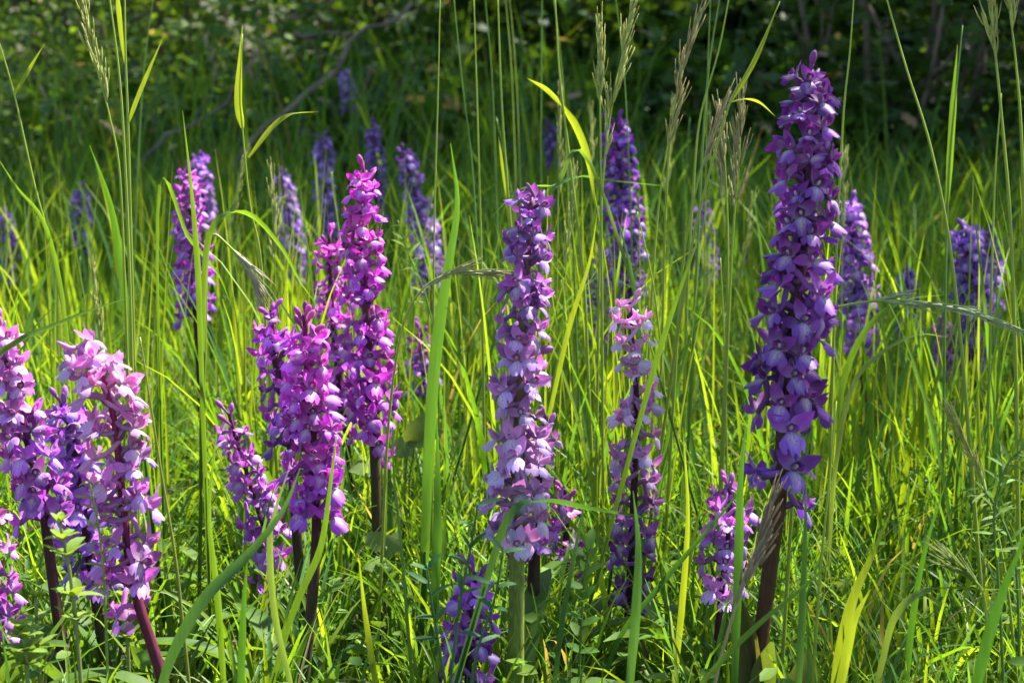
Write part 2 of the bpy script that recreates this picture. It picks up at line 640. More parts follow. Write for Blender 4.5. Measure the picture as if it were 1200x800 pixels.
tree('hazel_tree', 3.3, 6.6, 5.2, 1.7, 6500, 'hazel tree rooted in the shaded bank behind the purple orchids', lean=(-.4, -.2))
tree('hazel_tree', 1.45, 8.0, 5.6, 1.9, 4200, 'hazel tree growing behind the lobed leaf bushes of the bank', lean=(-.6, -1.9))
tree('hazel_tree', 5.6, 8.4, 6.0, 2.0, 6000, 'hazel tree furthest along the bank from the dead branch', lean=(-.2, 0))
tree('hazel_tree', -1.6, 8.6, 5.2, 1.8, 5000, 'hazel tree behind the small leaved hawthorn bush')
tree('hazel_tree', 4.3, 4.4, 4.6, 1.05, 5200, 'slender hazel tree with unseen boughs added to shade the tallest orchid', lean=(-.3, -.3), boughs=((1.09, 1.73, 2.05, .13, 105, .06), (1.48, 2.72, 2.05, .38, 1200, .07), (1.85, 3.50, 2.10, .42, 1000, .07)), crown_z=.74)
tree('hazel_tree', 2.3, 4.95, 5.2, 2.0, 13000, 'hazel tree leaning out from the bank past the broad violet orchid', lean=(-1.1, -.1), ry=1.15, size=.08)

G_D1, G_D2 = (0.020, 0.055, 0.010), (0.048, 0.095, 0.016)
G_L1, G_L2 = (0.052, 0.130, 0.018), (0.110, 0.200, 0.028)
HG = 'bushes along the hedge bank'
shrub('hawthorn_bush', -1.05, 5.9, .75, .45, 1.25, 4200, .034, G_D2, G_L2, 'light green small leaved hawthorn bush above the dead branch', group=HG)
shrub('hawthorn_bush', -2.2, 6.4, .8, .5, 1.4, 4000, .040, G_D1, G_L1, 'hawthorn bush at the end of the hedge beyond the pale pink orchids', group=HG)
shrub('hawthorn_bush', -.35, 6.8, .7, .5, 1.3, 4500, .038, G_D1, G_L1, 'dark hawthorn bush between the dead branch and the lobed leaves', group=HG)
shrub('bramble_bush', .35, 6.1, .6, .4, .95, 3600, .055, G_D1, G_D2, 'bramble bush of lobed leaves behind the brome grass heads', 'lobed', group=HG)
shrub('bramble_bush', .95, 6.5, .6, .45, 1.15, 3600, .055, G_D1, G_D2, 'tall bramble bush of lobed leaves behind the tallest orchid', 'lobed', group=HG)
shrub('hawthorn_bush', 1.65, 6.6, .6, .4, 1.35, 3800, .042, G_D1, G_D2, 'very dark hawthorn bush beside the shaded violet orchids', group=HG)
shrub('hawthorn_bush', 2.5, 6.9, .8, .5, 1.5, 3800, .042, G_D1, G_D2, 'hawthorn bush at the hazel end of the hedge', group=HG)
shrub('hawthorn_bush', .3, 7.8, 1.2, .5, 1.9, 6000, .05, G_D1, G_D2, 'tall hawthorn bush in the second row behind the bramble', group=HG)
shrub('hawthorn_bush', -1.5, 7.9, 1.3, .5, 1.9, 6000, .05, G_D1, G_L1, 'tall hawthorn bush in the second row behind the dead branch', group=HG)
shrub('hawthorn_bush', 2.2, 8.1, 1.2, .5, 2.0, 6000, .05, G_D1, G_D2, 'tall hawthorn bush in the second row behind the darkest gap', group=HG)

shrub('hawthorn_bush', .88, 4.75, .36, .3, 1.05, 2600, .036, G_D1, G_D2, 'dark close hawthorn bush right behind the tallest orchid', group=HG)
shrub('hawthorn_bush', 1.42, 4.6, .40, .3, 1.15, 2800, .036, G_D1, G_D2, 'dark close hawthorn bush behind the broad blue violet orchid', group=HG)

LH = 'low leafy plants before the hedge'
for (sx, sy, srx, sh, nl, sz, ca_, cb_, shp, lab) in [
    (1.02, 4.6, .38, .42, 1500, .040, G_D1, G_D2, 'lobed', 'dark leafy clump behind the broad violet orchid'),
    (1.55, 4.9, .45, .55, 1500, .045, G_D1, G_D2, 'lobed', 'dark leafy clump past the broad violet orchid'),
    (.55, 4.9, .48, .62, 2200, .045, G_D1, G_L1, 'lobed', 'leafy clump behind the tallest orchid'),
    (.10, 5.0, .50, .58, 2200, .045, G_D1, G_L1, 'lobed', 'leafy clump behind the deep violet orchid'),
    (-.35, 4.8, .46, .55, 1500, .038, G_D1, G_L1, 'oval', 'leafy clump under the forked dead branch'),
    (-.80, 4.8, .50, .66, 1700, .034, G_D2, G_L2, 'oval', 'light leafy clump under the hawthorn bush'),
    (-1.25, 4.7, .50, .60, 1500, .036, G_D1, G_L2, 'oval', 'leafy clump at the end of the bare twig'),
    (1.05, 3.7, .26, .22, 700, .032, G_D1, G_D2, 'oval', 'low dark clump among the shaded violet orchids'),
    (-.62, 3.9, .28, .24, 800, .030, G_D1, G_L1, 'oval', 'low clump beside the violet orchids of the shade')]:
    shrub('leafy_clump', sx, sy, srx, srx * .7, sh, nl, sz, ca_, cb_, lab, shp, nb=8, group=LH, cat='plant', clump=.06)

# far woodland that closes the view beyond the hedge: one mass
pos = np.stack([nr.uniform(-16, 16, 26000), nr.uniform(14, 17, 26000), nr.uniform(0.2, 6.5, 26000)], 1)
v, f, c = leaf_cloud(pos, .16 + .14 * nr.random(26000), leaf_colors(26000, (0.05, .09, .02), (.12, .15, .03)))
tag(link('far_woodland', mesh_np('far_woodland', v, f, c, M_LEAF)), 'far off woodland leaves glimpsed through the hedge', 'woodland', kind='stuff')


def dead_branch(paths, label):
    """paths: list of (pixel path, depth, thick end radius, thin end radius)"""
    base = P(*paths[0][0][-1], paths[0][1])
    root = link('dead_branch', None, loc=base)
    tag(root, label, 'branch', 'bare branches lying along the bank')
    for i, (pp, d, r0, r1) in enumerate(paths):
        mb = MB()
        p = spline([P(x, y, d) - base for x, y in pp], 18)
        p = [q + Vector((rnd.gauss(0, .004), rnd.gauss(0, .01), rnd.gauss(0, .004))) for q in p]
        tube(mb, p, [r1 + (r0 - r1) * k / 17 for k in range(18)], 7, (0.15, 0.12, 0.095))
        link('stick' if i else 'main_stick', mb.mesh('stick', M_BARK), root)
    return root


dead_branch([([(482, 2), (455, 26), (414, 38), (402, 70), (385, 92), (336, 130), (275, 190), (200, 300)], 4.15, .008, .0035),
             ([(345, 43), (383, 40), (414, 38)], 4.15, .003, .005), ([(372, 62), (402, 70)], 4.15, .002, .003)],
            'bare grey forked branch slanting above the small shaded orchids')
dead_branch([([(300, 60), (274, 112), (221, 150), (190, 165), (120, 260)], 4.2, .007, .003),
             ([(240, 40), (252, 90), (221, 150)], 4.2, .002, .004)], 'bare brown branch under the light green hawthorn bush')
dead_branch([([(1135, 40), (1120, 70), (1118, 95), (1085, 180), (1070, 330)], 5.6, .014, .006)], 'grey broken branch standing in the darkest gap of the hedge')
dead_branch([([(10, 205), (75, 205), (150, 212), (215, 228), (300, 330)], 4.4, .005, .002)], 'thin bare twig lying across the grass below the hawthorn')

# ------------------------------------------------------------------ meadow grass that nobody could count
parts = []
# feet of the front orchids, where the taller grass stands open
STEMS = [(233, 1.95), (441, 1.5), (366, 1.28), (895, 1.2), (606, 1.24), (165, 1.18), (738, 1.34), (120, 1.34)]


def clear_of(x, y, wd=.014):
    k = np.ones(len(x), bool)
    for px_, d_ in STEMS:
        k &= ~((y > .9) & (y < d_ + .02) & (np.abs(x / y - (px_ - 600) / F) < wd))
    return k


# short dense sward near the orchids
x, y = tufted(26000, 10, 0.95, 3.3, rad=.022, spread=.28, margin=.18, pw=1.15)
n = len(x)
L = nr.uniform(.07, .20, n) * np.clip(.45 + (y - .95) * .85, .45, 1.0)
col = grass_colors(n, .022, .6)
L = np.where(clear_of(x, y), L, L * .5)
parts.append(blades(np.stack([x, y, gz(x, y) - .004], 1), nr.random(n) * 2 * np.pi, nr.uniform(.0, .5, n), nr.uniform(.2, 1.7, n), L,
                    nr.uniform(.0020, .0042, n), 6, .35, col * .9, 1.6, col * np.array([1.12, 1.1, 1.0]), nr.normal(0, .7, n)))
# taller leaves standing above it
x, y = tufted(3000, 5, 1.50, 4.6, rad=.02, spread=.28, margin=.15)
k = clear_of(x, y, .02)
x, y = x[k], y[k]
n = len(x)
col = grass_colors(n, .004, .7)
parts.append(blades(np.stack([x, y, gz(x, y) - .004], 1), nr.random(n) * 2 * np.pi, nr.uniform(.0, .22, n), nr.uniform(.1, 1.3, n), nr.uniform(.15, .36, n),
                    nr.uniform(.003, .0055, n), 9, .35, col, 2.2, col * np.array([1.15, 1.1, 1.0]), nr.normal(0, .8, n)))
# thin upright flowering stems in their hundreds
x, y = tufted(750, 3, 1.55, 2.7, rad=.03, spread=.27, margin=.12)
k = clear_of(x, y, .016)
x, y = x[k], y[k]
n = len(x)
col = np.array([.20, .28, .03]) * nr.uniform(.6, 1.1, n)[:, None]
parts.append(blades(np.stack([x, y, gz(x, y) - .004], 1), nr.random(n) * 2 * np.pi, nr.uniform(.0, .12, n), nr.uniform(.0, .35, n), nr.uniform(.18, .38, n),
                    nr.uniform(.0016, .0026, n), 9, .6, col, 2.2, col, nr.normal(0, .8, n)))
v, f, c = join_arrays(parts)
tag(link('meadow_grass', mesh_np('meadow_grass', v, f, c, M_GRASS)), 'dense green meadow grass around the orchid stems', 'grass', kind='stuff')

parts = []
x, y = tufted(26000, 10, 3.2, 7.5, rad=.04, spread=.30, margin=.5)
n = len(x)
col = grass_colors(n, .03, .45)
parts.append(blades(np.stack([x, y, gz(x, y) - .004], 1), nr.random(n) * 2 * np.pi, nr.uniform(.0, .4, n), nr.uniform(.2, 1.6, n), nr.uniform(.12, .42, n),
                    nr.uniform(.003, .006, n), 5, 0, col, 1.6, col * 1.1, nr.normal(0, .7, n)))
# long soft grass climbing the bank into the hedge
x, y = tufted(4200, 7, 3.8, 6.6, rad=.035, spread=.30, margin=.4)
k = nr.random(len(x)) < np.where(x < .25, .8, .15)
x, y = x[k], y[k]
n = len(x)
col = grass_colors(n, .01, .5)
parts.append(blades(np.stack([x, y, gz(x, y) - .004], 1), nr.random(n) * 2 * np.pi, nr.uniform(.0, .3, n), nr.uniform(.1, 1.2, n), nr.uniform(.25, .65, n),
                    nr.uniform(.004, .008, n), 6, 0, col, 1.9, col, nr.normal(0, .7, n)))
x, y = tufted(16000, 10, .3, 9.0, rad=.05, spread=.9, margin=1.2)
k = np.abs(x) > .30 * y + .3
x, y = x[k], y[k]
n = len(x)
col = grass_colors(n, .03, .5)
parts.append(blades(np.stack([x, y, gz(x, y) - .004], 1), nr.random(n) * 2 * np.pi, nr.uniform(.0, .4, n), nr.uniform(.2, 1.6, n), nr.uniform(.12, .30, n),
                    nr.uniform(.003, .007, n), 4, 0, col, 1.6, col * 1.1, nr.normal(0, .7, n)))
v, f, c = join_arrays(parts)
tag(link('shaded_grass', mesh_np('shaded_grass', v, f, c, M_GRASS)), 'softer meadow grass running back to the hedge bank', 'grass', kind='stuff')

# clover and other small leaves down in the sward
x, y = tufted(7000, 7, 1.0, 5.5, rad=.03, spread=.30, margin=.2)
n = len(x)
pos = np.stack([x, y, gz(x, y) + nr.uniform(.015, .09, n)], 1)
v, f, c = leaf_cloud(pos, nr.uniform(.008, .022, n), leaf_colors(n, (.06, .14, .02), (.12, .20, .03)), 'oval', .35)
tag(link('low_herb_leaves', mesh_np('low_herb_leaves', v, f, c, M_HERB)), 'small clover like leaves down among the grass', 'ground cover', kind='stuff')
# leaves of the bank in front of the hedge
x, y = sample_field(9000, 4.3, 7.0, .30, .5)
pos = np.stack([x, y, gz(x, y) + nr.uniform(.03, .42, 9000)], 1)
v, f, c = leaf_cloud(pos, nr.uniform(.025, .055, 9000), leaf_colors(9000, G_D1, G_L1, dry=.03), 'lobed', .4)
tag(link('bank_ground_cover', mesh_np('bank_ground_cover', v, f, c, M_LEAF)), 'low lobed leaves covering the shaded bank under the hedge', 'ground cover', kind='stuff')


# ------------------------------------------------------------------ orchid flowers
def petal(mb, base, direction, up, L, W, peak=.42, point=.9, bend=0.0, cup=0.0, nu=6, nv=5, pale=0.0, jit=0.0, mi=0):
    """a petal surface: length along direction, bending towards up"""
    d = Vector(direction).normalized()
    u = Vector(up)
    u = (u - d * u.dot(d)).normalized()
    s = d.cross(u)
    vs, cs, fs = [], [], []
    ang, pos = 0.0, Vector(base)
    for i in range(nu):
        t = i / (nu - 1)
        wd = W * (math.sin(math.pi * min(1, (t * .92 + .08) ** (math.log(.5) / math.log(peak)))) ** point) * .5 + W * .03
        a = bend * t
        dd = d * math.cos(a) + u * math.sin(a)
        uu = u * math.cos(a) - d * math.sin(a)
        for j in range(nv):
            q = j / (nv - 1) * 2 - 1
            vs.append(pos + s * (wd * q) + uu * (cup * W * q * q * (wd / (W * .5 + 1e-9))) + uu * rnd.gauss(0, jit * W))
            cs.append((pale * max(0, 1 - 2.2 * t), q * .5 + .5, t))
        pos = pos + dd * (L / (nu - 1))
    for i in range(nu - 1):
        for j in range(nv - 1):
            k = i * nv + j
            fs.append((k, k + 1, k + nv + 1, k + nv))
    mb.add(vs, fs, cs, mi)


PALE = .5


def lip_surface(mb, base, L, W, pitch0, pitch1, fold, mi=0):
    """three lobed lip: runs outward then hangs, its side lobes folded back, the middle lobe notched"""
    nu, nv = 9, 11
    vs, cs, fs = [], [], []
    tot = 0
    path = [Vector(base)]
    for i in range(nu - 1):
        t = i / (nu - 2)
        a = pitch0 + (pitch1 - pitch0) * min(1, t * 1.6)
        path.append(path[-1] + Vector((math.cos(a), 0, math.sin(a))) * (L / (nu - 1)))
    ph = rnd.uniform(0, 6)
    for i in range(nu):
        t = i / (nu - 1)
        for j in range(nv):
            q = j / (nv - 1) * 2 - 1
            aq = abs(q)
            half = W * .5 * (0.22 + 0.78 * min(1, t * 2.1) ** .8)
            # lobes: side lobes stop at 70 % of the length, middle lobe runs on with a small notch
            ext = (.91, 1.0, .70, .86, .88, .74)[int(round(aq * 5))]
            ext += .04 * math.sin(q * 17 + ph)
            tt = t * ext
            f = tt * (nu - 1)
            k = min(int(f), nu - 2)
            c = path[k].lerp(path[k + 1], f - k)
            tang = (path[k + 1] - path[k]).normalized()
            nrm = Vector((-tang.z, 0, tang.x))
            half *= 1.0 - .25 * max(0, t - .75) * 4 * (aq > .5) * .5
            vs.append(c + Vector((0, half * math.sin(q * 1.25) / math.sin(1.25), 0)) - nrm * (-1) * 0 - (nrm * (fold * W * q * q * min(1, t * 1.6))) * -1 * -1)
            pl = PALE * max(0.0, 1.0 - aq * 1.25 - max(0, t - .28) * 1.35) * (1.0 if t > .0 else .9)
            cs.append((min(1, pl * 1.3), q * .5 + .5, t))
    for i in range(nu - 1):
        for j in range(nv - 1):
            k = i * nv + j
            fs.append((k, k + 1, k + nv + 1, k + nv))
    mb.add(vs, fs, cs, mi)


FACE = Vector((.0115, 0, .0035))


def make_flower_set(i):
    """meshes of one flower: pedicel with spur, two sepals, hood, lip, bract"""
    out = {}
    tw = rnd.choice((-1, 1))
    yw = rnd.uniform(-.25, .25)
    mb = MB()
    tube(mb, spline([Vector((0, 0, -.001)), Vector((.004, .0008 * tw, .0035)), Vector((.0085, 0, .0048)), FACE], 7), [.0009, .0012, .0014, .0015, .0014, .0013, .0012], 6, (.02, .5, .5))
    sp = spline([FACE + Vector((.001, 0, -.0008)), FACE + Vector((-.004, .0022 * tw, .0010)), FACE + Vector((-.009, .0036 * tw, .0045 + rnd.uniform(-.001, .003))),
                 FACE + Vector((-.0125, .0046 * tw, .0085 + rnd.uniform(-.001, .004)))], 9)
    tube(mb, sp, [.0011, .0012, .0013, .0013, .0014, .0014, .0015, .0013, .0006], 7, (.06, .5, .5))
    out['flower'] = mb.mesh('flower', M_PETAL)
    for s, nm in ((-1, 'sepal_a'), (1, 'sepal_b')):
        mb = MB()
        petal(mb, FACE + Vector((0, s * .0008, .0005)), (rnd.uniform(-.25, .45), s * rnd.uniform(.45, 1.0), rnd.uniform(.25, 1.0)), (1, 0, .3), rnd.uniform(.0098, .0122), rnd.uniform(.0050, .0066),
              .40, .85, rnd.uniform(-.7, .5), rnd.uniform(.05, .25), pale=.40, jit=.05)
        out[nm] = mb.mesh('sepal', M_PETAL)
    mb = MB()
    petal(mb, FACE + Vector((-.0005, 0, .0010)), (.62, yw * .4, .75), (.5, 0, -1), .0080, .0048, .5, .8, .75, .35, pale=.2, jit=.02)
    for s in (-1, 1):
        petal(mb, FACE + Vector((0, s * .0009, .0008)), (.80, s * .42, .50), (0, -s * .8, -.5), .0066, .0042, .5, .8, .55, .25, 5, 4, pale=.2, jit=.02)
    # column with its cream throat
    tube(mb, [FACE + Vector((0, 0, .0004)), FACE + Vector((.0016, 0, .0016)), FACE + Vector((.0030, 0, .0022))], [.0010, .0012, .0007], 6, (.75, .5, .5))
    out['hood'] = mb.mesh('hood', M_PETAL)
    mb = MB()
    lip_surface(mb, FACE + Vector((.0006, 0, -.0006)), rnd.uniform(.0098, .0126), rnd.uniform(.0092, .0122), R(rnd.uniform(-30, 5)), R(rnd.uniform(-88, -40)), rnd.uniform(.16, .42))
    out['lip'] = mb.mesh('lip', M_LIP)
    mb = MB()
    petal(mb, Vector((.0006, 0, -.0012)), (.85, .15 * tw, .45), (-.3, 0, 1), .0095, .0028, .3, .8, .5, .2, 5, 3)
    out['bract'] = mb.mesh('bract', M_PETAL)
    return out


FLOWERS = [make_flower_set(i) for i in range(8)]


def make_far_flower(i):
    mb = MB()
    tube(mb, [Vector((0, 0, 0)), Vector((.006, 0, .004)), FACE], [.0012, .0014, .0012], 4, (0, .5, .5))
    tube(mb, [FACE, FACE + Vector((-.006, .002, .003)), FACE + Vector((-.012, .004, .009))], [.0014, .0017, .0010], 4, (0, .5, .5))
    for s in (-1, 1):
        petal(mb, FACE, (rnd.uniform(-.1, .3), s * .8, rnd.uniform(.4, .9)), (1, 0, .3), .0098, .0055, .4, .8, .2, .15, 4, 3, pale=.3)
    petal(mb, FACE, (.65, 0, .7), (.5, 0, -1), .008, .006, .5, .8, .7, .3, 4, 3, pale=.2)
    lip_surface(mb, FACE, .0125, .0125, R(-5), R(rnd.uniform(-95, -70)), .22, 1)
    return mb.mesh('flower', [M_PETAL, M_LIP])


FAR_FLOWERS = [make_far_flower(i) for i in range(4)]


def make_bud():
    mb = MB()
    tube(mb, spline([Vector((0, 0, 0)), Vector((.003, 0, .004)), Vector((.007, 0, .008))], 5), [.0008, .001, .0011, .0013, .0016], 6, (0, .5, .5))
    tube(mb, [Vector((.006, 0, .0070)), Vector((.0075, 0, .0085)), Vector((.0098, 0, .0105)), Vector((.0118, 0, .0125)), Vector((.0130, 0, .0138))], [.0010, .0021, .0026, .0019, .0005], 7, (.03, .5, .5))
    return mb.mesh('bud', M_PETAL)


BUD = make_bud()

DARK = ((.030, .016, .012), (.055, .022, .020))


def orchid(axis, d, spike, n, label, col, col2=None, near=True, name='purple_orchid', stem=((.060, .012, .030), (.030, .014, .012), (.030, .045, .010)),
           r=(.0016, .0034, .0042), scale=1.0, buds=3, front=1.0, group=None, taper=.75, leaves=3, sizes=None, colvar=.2, sparse=None):
    """axis: pixel path from the tip down; d: distance; spike: fraction of the axis (from the tip) that bears flowers"""
    axis = [(axis[0][0], axis[0][1] + min(.0095 * scale * F / d, .5 * (axis[1][1] - axis[0][1])))] + list(axis[1:])   # the last flowers reach above the stem tip
    pts = [P(x, y, d) for x, y in axis]
    low = pts[-1]
    dirn = (pts[-1] - pts[-2])
    g = float(gz(low.x, low.y))
    if low.z > g + .02:
        k = (low.z - g)
        sl_ = max(-.25, min(.25, dirn.x / max(1e-4, -dirn.z)))
        pts.append(Vector((low.x + sl_ * k, low.y, g - .005)))
        visible = (P(*axis[0], d) - low).length
    base = pts[-1].copy()
    root = link(name, None, loc=base)
    tag(root, label, 'orchid', group)
    pts = [p - base for p in pts][::-1]               # from the ground up
    path = spline(pts, 40)
    cum = [0.0]
    for i in range(1, 40):
        cum.append(cum[-1] + (path[i] - path[i - 1]).length)
    tot = cum[-1]
    s_top = tot
    vis = (P(*axis[0], d) - P(*axis[-1], d)).length
    s_bot = tot - vis * spike

    def at(s):
        for i in range(1, 40):
            if cum[i] >= s:
                t = (s - cum[i - 1]) / max(1e-9, cum[i] - cum[i - 1])
                return path[i - 1].lerp(path[i], t), (path[i] - path[i - 1]).normalized()
        return path[-1], (path[-1] - path[-2]).normalized()

    mb = MB()
    rad, cols = [], []
    for i in range(40):
        f = cum[i] / tot
        q = 1 - f
        rad.append(r[0] + (r[1] - r[0]) * min(1, q * 2) + (r[2] - r[1]) * max(0, q * 2 - 1))
        a_, b_ = (stem[0], stem[1]) if q < .5 else (stem[1], stem[2])
        u = q * 2 if q < .5 else q * 2 - 1
        cols.append(tuple(a_[k] * (1 - u) + b_[k] * u for k in range(3)))
    tube(mb, path, rad, 10 if near else 6, cols=cols)
    link('stem', mb.mesh('stem', M_STEM), root)
    col2 = col2 or col
    ang = rnd.uniform(0, 6.28)
    for i in range(n):
        f = (i + .5 + rnd.uniform(-.35, .35)) / n                 # 0 bottom .. 1 top
        f = max(0, min(1, f))
        if sparse and f < sparse[0] and rnd.random() < sparse[1]:
            ang += 2.4
            continue
        p, tdir = at(s_bot + (s_top - s_bot) * f ** .92 * .995)
        ang += 2.39996 + rnd.gauss(0, .18)
        out = Vector((math.cos(ang), math.sin(ang), 0))
        if front < .3:                                            # two loose ranks either side of a bare stem
            a2 = R(rnd.uniform(-40, 65))
            out = Vector(((1 if i % 2 else -1) * math.cos(a2), math.sin(a2), 0))
        elif front < 1 and out.y < -.55 and rnd.random() > front:   # loose spikes show their stem
            ang += .9 * (1 if out.x >= 0 else -1)
            out = Vector((math.cos(ang), math.sin(ang), 0))
        sz = scale * 1.08 * (1 - (1 - taper) * f ** 2) * rnd.uniform(.88, 1.12)
        elev = R(-8 + 26 * f + rnd.gauss(0, 15))
        out = (out + Vector((0, -(.75 if front < 1 else .2), 0))).normalized()
        X = (out - tdir * out.dot(tdir) * .6).normalized()
        X = (X * math.cos(elev) + Vector((0, 0, 1)) * math.sin(elev)).normalized()
        Y = Vector((0, 0, 1)).cross(X).normalized()
        Z = X.cross(Y)
        rot = Matrix((X, Y, Z)).transposed() @ Matrix.Rotation(rnd.gauss(0, .38), 3, 'X') @ Matrix.Rotation(rnd.gauss(0, .3), 3, 'Z')
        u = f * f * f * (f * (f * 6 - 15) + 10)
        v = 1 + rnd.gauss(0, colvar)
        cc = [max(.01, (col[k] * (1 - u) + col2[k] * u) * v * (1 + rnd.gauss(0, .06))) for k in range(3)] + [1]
        mtx = Matrix.Translation(p) @ rot.to_4x4() @ Matrix.Scale(sz, 4)
        if i >= n - buds or (f > .35 and rnd.random() < .03):
            b = link('bud', BUD, root)
            b.matrix_local = mtx
            b.color = [cc[0] * .8, cc[1] * .6, cc[2] * .7, 1]
            continue
        if not near:
            fl = link('flower', FAR_FLOWERS[rnd.randrange(4)], root)
            fl.matrix_local = mtx
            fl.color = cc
            continue
        fs_ = FLOWERS[rnd.randrange(8)]
        fl = link('flower', fs_['flower'], root)
        fl.matrix_local = mtx
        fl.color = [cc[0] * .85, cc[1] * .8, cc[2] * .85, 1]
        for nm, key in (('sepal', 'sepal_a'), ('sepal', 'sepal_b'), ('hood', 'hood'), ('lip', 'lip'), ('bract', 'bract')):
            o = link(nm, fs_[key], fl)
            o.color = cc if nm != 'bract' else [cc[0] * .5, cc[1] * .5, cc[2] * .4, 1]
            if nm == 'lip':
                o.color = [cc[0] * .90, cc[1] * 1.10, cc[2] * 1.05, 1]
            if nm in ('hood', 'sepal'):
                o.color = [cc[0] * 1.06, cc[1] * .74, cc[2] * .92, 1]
    # leaves rising from the foot of the stem
    for i in range(leaves):
        mb = MB()
        a = rnd.uniform(0, 6.28)
        h = Vector((math.cos(a), math.sin(a), 0))
        Ll = rnd.uniform(.08, .13)
        ln = rnd.uniform(.25, .7)
        pth = [Vector((0, 0, .01 + .015 * i)) + h * (.003 + Ll * math.sin(ln + .5 * t) * t) + Vector((0, 0, Ll * math.cos(ln + .7 * t) * t)) for t in [k / 8 for k in range(9)]]
        wd = [.020 * (.35 + .65 * math.sin(math.pi * min(1, .12 + .88 * t) ** .8)) * (1 if t < .99 else .1) for t in [k / 8 for k in range(9)]]
        ribbon(mb, pth, wd, h.cross(Vector((0, 0, 1))), .5, (.075, .145, .028))
        link('leaf', mb.mesh('leaf', M_HERB), root)
    return root


VIO = (.235, .065, .40)
VIO2 = (.26, .060, .37)
MAG = (.52, .085, .60)
MAG2 = (.58, .085, .58)
PUR = (.30, .085, .46)
LIL = (.52, .28, .58)
PAL = (.55, .33, .59)
PINK = (.62, .27, .62)

# the orchids of the foreground
orchid([(947, 62), (946, 200), (940, 300), (922, 430), (915, 560), (903, 660), (888, 775)], 1.20, .74, 88,
       'tallest deep violet orchid with a thick dark brown stem', VIO, VIO2, scale=1.24, taper=.70, stem=((.05, .012, .04), (.045, .019, .008), (.055, .024, .009)),
       r=(.0018, .0047, .0052), sparse=(.20, .60), buds=2)
orchid([(624, 216), (618, 300), (611, 420), (607, 560), (606, 650), (604, 800)], 1.24, .76, 80,
       'pale lilac orchid with speckled lips and a thick green stem', PAL, (.34, .12, .44), scale=1.06, stem=((.10, .02, .05), (.11, .13, .022), (.13, .20, .03)),
       r=(.0018, .0044, .0058), sparse=(.16, .45), buds=0, taper=.68)
orchid([(640, 470), (634, 560), (627, 640), (622, 800)], 1.30, .56, 20,
       'small mauve orchid crowded behind the pale lilac one', (.34, .11, .44), LIL, scale=.95, stem=((.06, .012, .03), (.030, .020, .012), (.035, .05, .012)), r=(.0016, .0042, .0052))
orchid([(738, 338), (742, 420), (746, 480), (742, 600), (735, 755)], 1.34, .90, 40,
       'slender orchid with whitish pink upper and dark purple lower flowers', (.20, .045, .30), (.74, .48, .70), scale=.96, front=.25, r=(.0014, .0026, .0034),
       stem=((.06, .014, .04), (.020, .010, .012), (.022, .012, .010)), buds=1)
orchid([(852, 548), (856, 600), (848, 670), (840, 750)], 1.30, .78, 24,
       'short pinkish lilac orchid beside the thick brown stem', (.56, .24, .64), (.50, .16, .62), scale=.92, r=(.0013, .0022, .0028), stem=((.08, .012, .04), (.05, .012, .022), (.04, .014, .014)))
orchid([(428, 184), (424, 280), (430, 380), (436, 470), (440, 560), (443, 660)], 1.50, .72, 72,
       'tall bright magenta orchid rising above its neighbours', MAG, MAG2, scale=1.02, taper=.7, r=(.0018, .0036, .0044), stem=((.10, .02, .05), (.040, .024, .014), (.05, .05, .014)))
orchid([(386, 262), (388, 350), (398, 450), (410, 560)], 1.68, .85, 42,
       'magenta orchid half hidden behind the tall bright one', MAG, MAG2, scale=.92)
orchid([(357, 350), (360, 430), (368, 520), (371, 610), (366, 700), (355, 800)], 1.28, .57, 50,
       'magenta orchid with budded tip and bare dark stem', MAG, MAG2, scale=1.04, taper=.7, buds=6, front=.5, r=(.0016, .0032, .0046),
       stem=((.10, .012, .035), (.045, .012, .018), (.05, .07, .016)))
orchid([(318, 348), (322, 420), (338, 500), (345, 590)], 1.40, .75, 30,
       'purple orchid pressed behind the budded magenta one', (.36, .085, .52), MAG, scale=.92)
orchid([(90, 402), (118, 440), (135, 500), (145, 600), (158, 690), (188, 788)], 1.18, .88, 40,
       'pale pink orchid leaning on a crimson stem', (.52, .17, .54), (.60, .30, .60), scale=1.08, front=.2, r=(.0016, .0030, .0044), stem=((.16, .012, .055), (.10, .012, .035), (.045, .012, .014)),
       sparse=(.14, .35), buds=0, taper=.9)
orchid([(72, 455), (88, 520), (98, 600), (112, 700), (126, 790)], 1.34, .72, 44,
       'violet orchid in the shadow of the leaning pink one', (.36, .12, .60), (.46, .20, .64), scale=1.1, stem=((.08, .012, .04), (.04, .014, .016), (.06, .06, .014)))
orchid([(-6, 362), (10, 430), (28, 500), (48, 580), (62, 680)], 1.30, .80, 42,
       'pinkish purple orchid nearest the hawthorn end of the meadow', (.42, .11, .56), PINK, scale=1.1, front=.5, stem=((.09, .012, .04), (.045, .012, .02), (.04, .02, .014)))
orchid([(-14, 560), (-10, 640), (-6, 740), (-4, 800)], 1.25, .85, 26,
       'low purple orchid at the foot of the pinkish purple one', (.38, .10, .52), PINK, scale=.95)
orchid([(268, 470), (282, 530), (300, 590), (318, 650), (322, 720)], 1.42, .80, 26,
       'small loose mauve orchid leaning in the grass', (.44, .12, .58), (.48, .14, .56), scale=.92, front=.5, r=(.0012, .0020, .0026))
orchid([(556, 652), (552, 720), (548, 800)], 1.22, 1.0, 22,
       'short dark purple orchid low beside the green stem', (.28, .08, .46), (.30, .085, .46), scale=.95, front=.5, r=(.0013, .0022, .0028))
orchid([(492, 372), (495, 420), (500, 480)], 1.95, .95, 16,
       'small purple orchid behind the wide upright grass blade', PUR, MAG, scale=.9, front=.5)
orchid([(662, 560), (664, 620), (660, 690)], 1.48, .9, 14, 'small mauve orchid down in the grass behind the green stem', (.42, .12, .50), MAG2, scale=.8, front=.6)
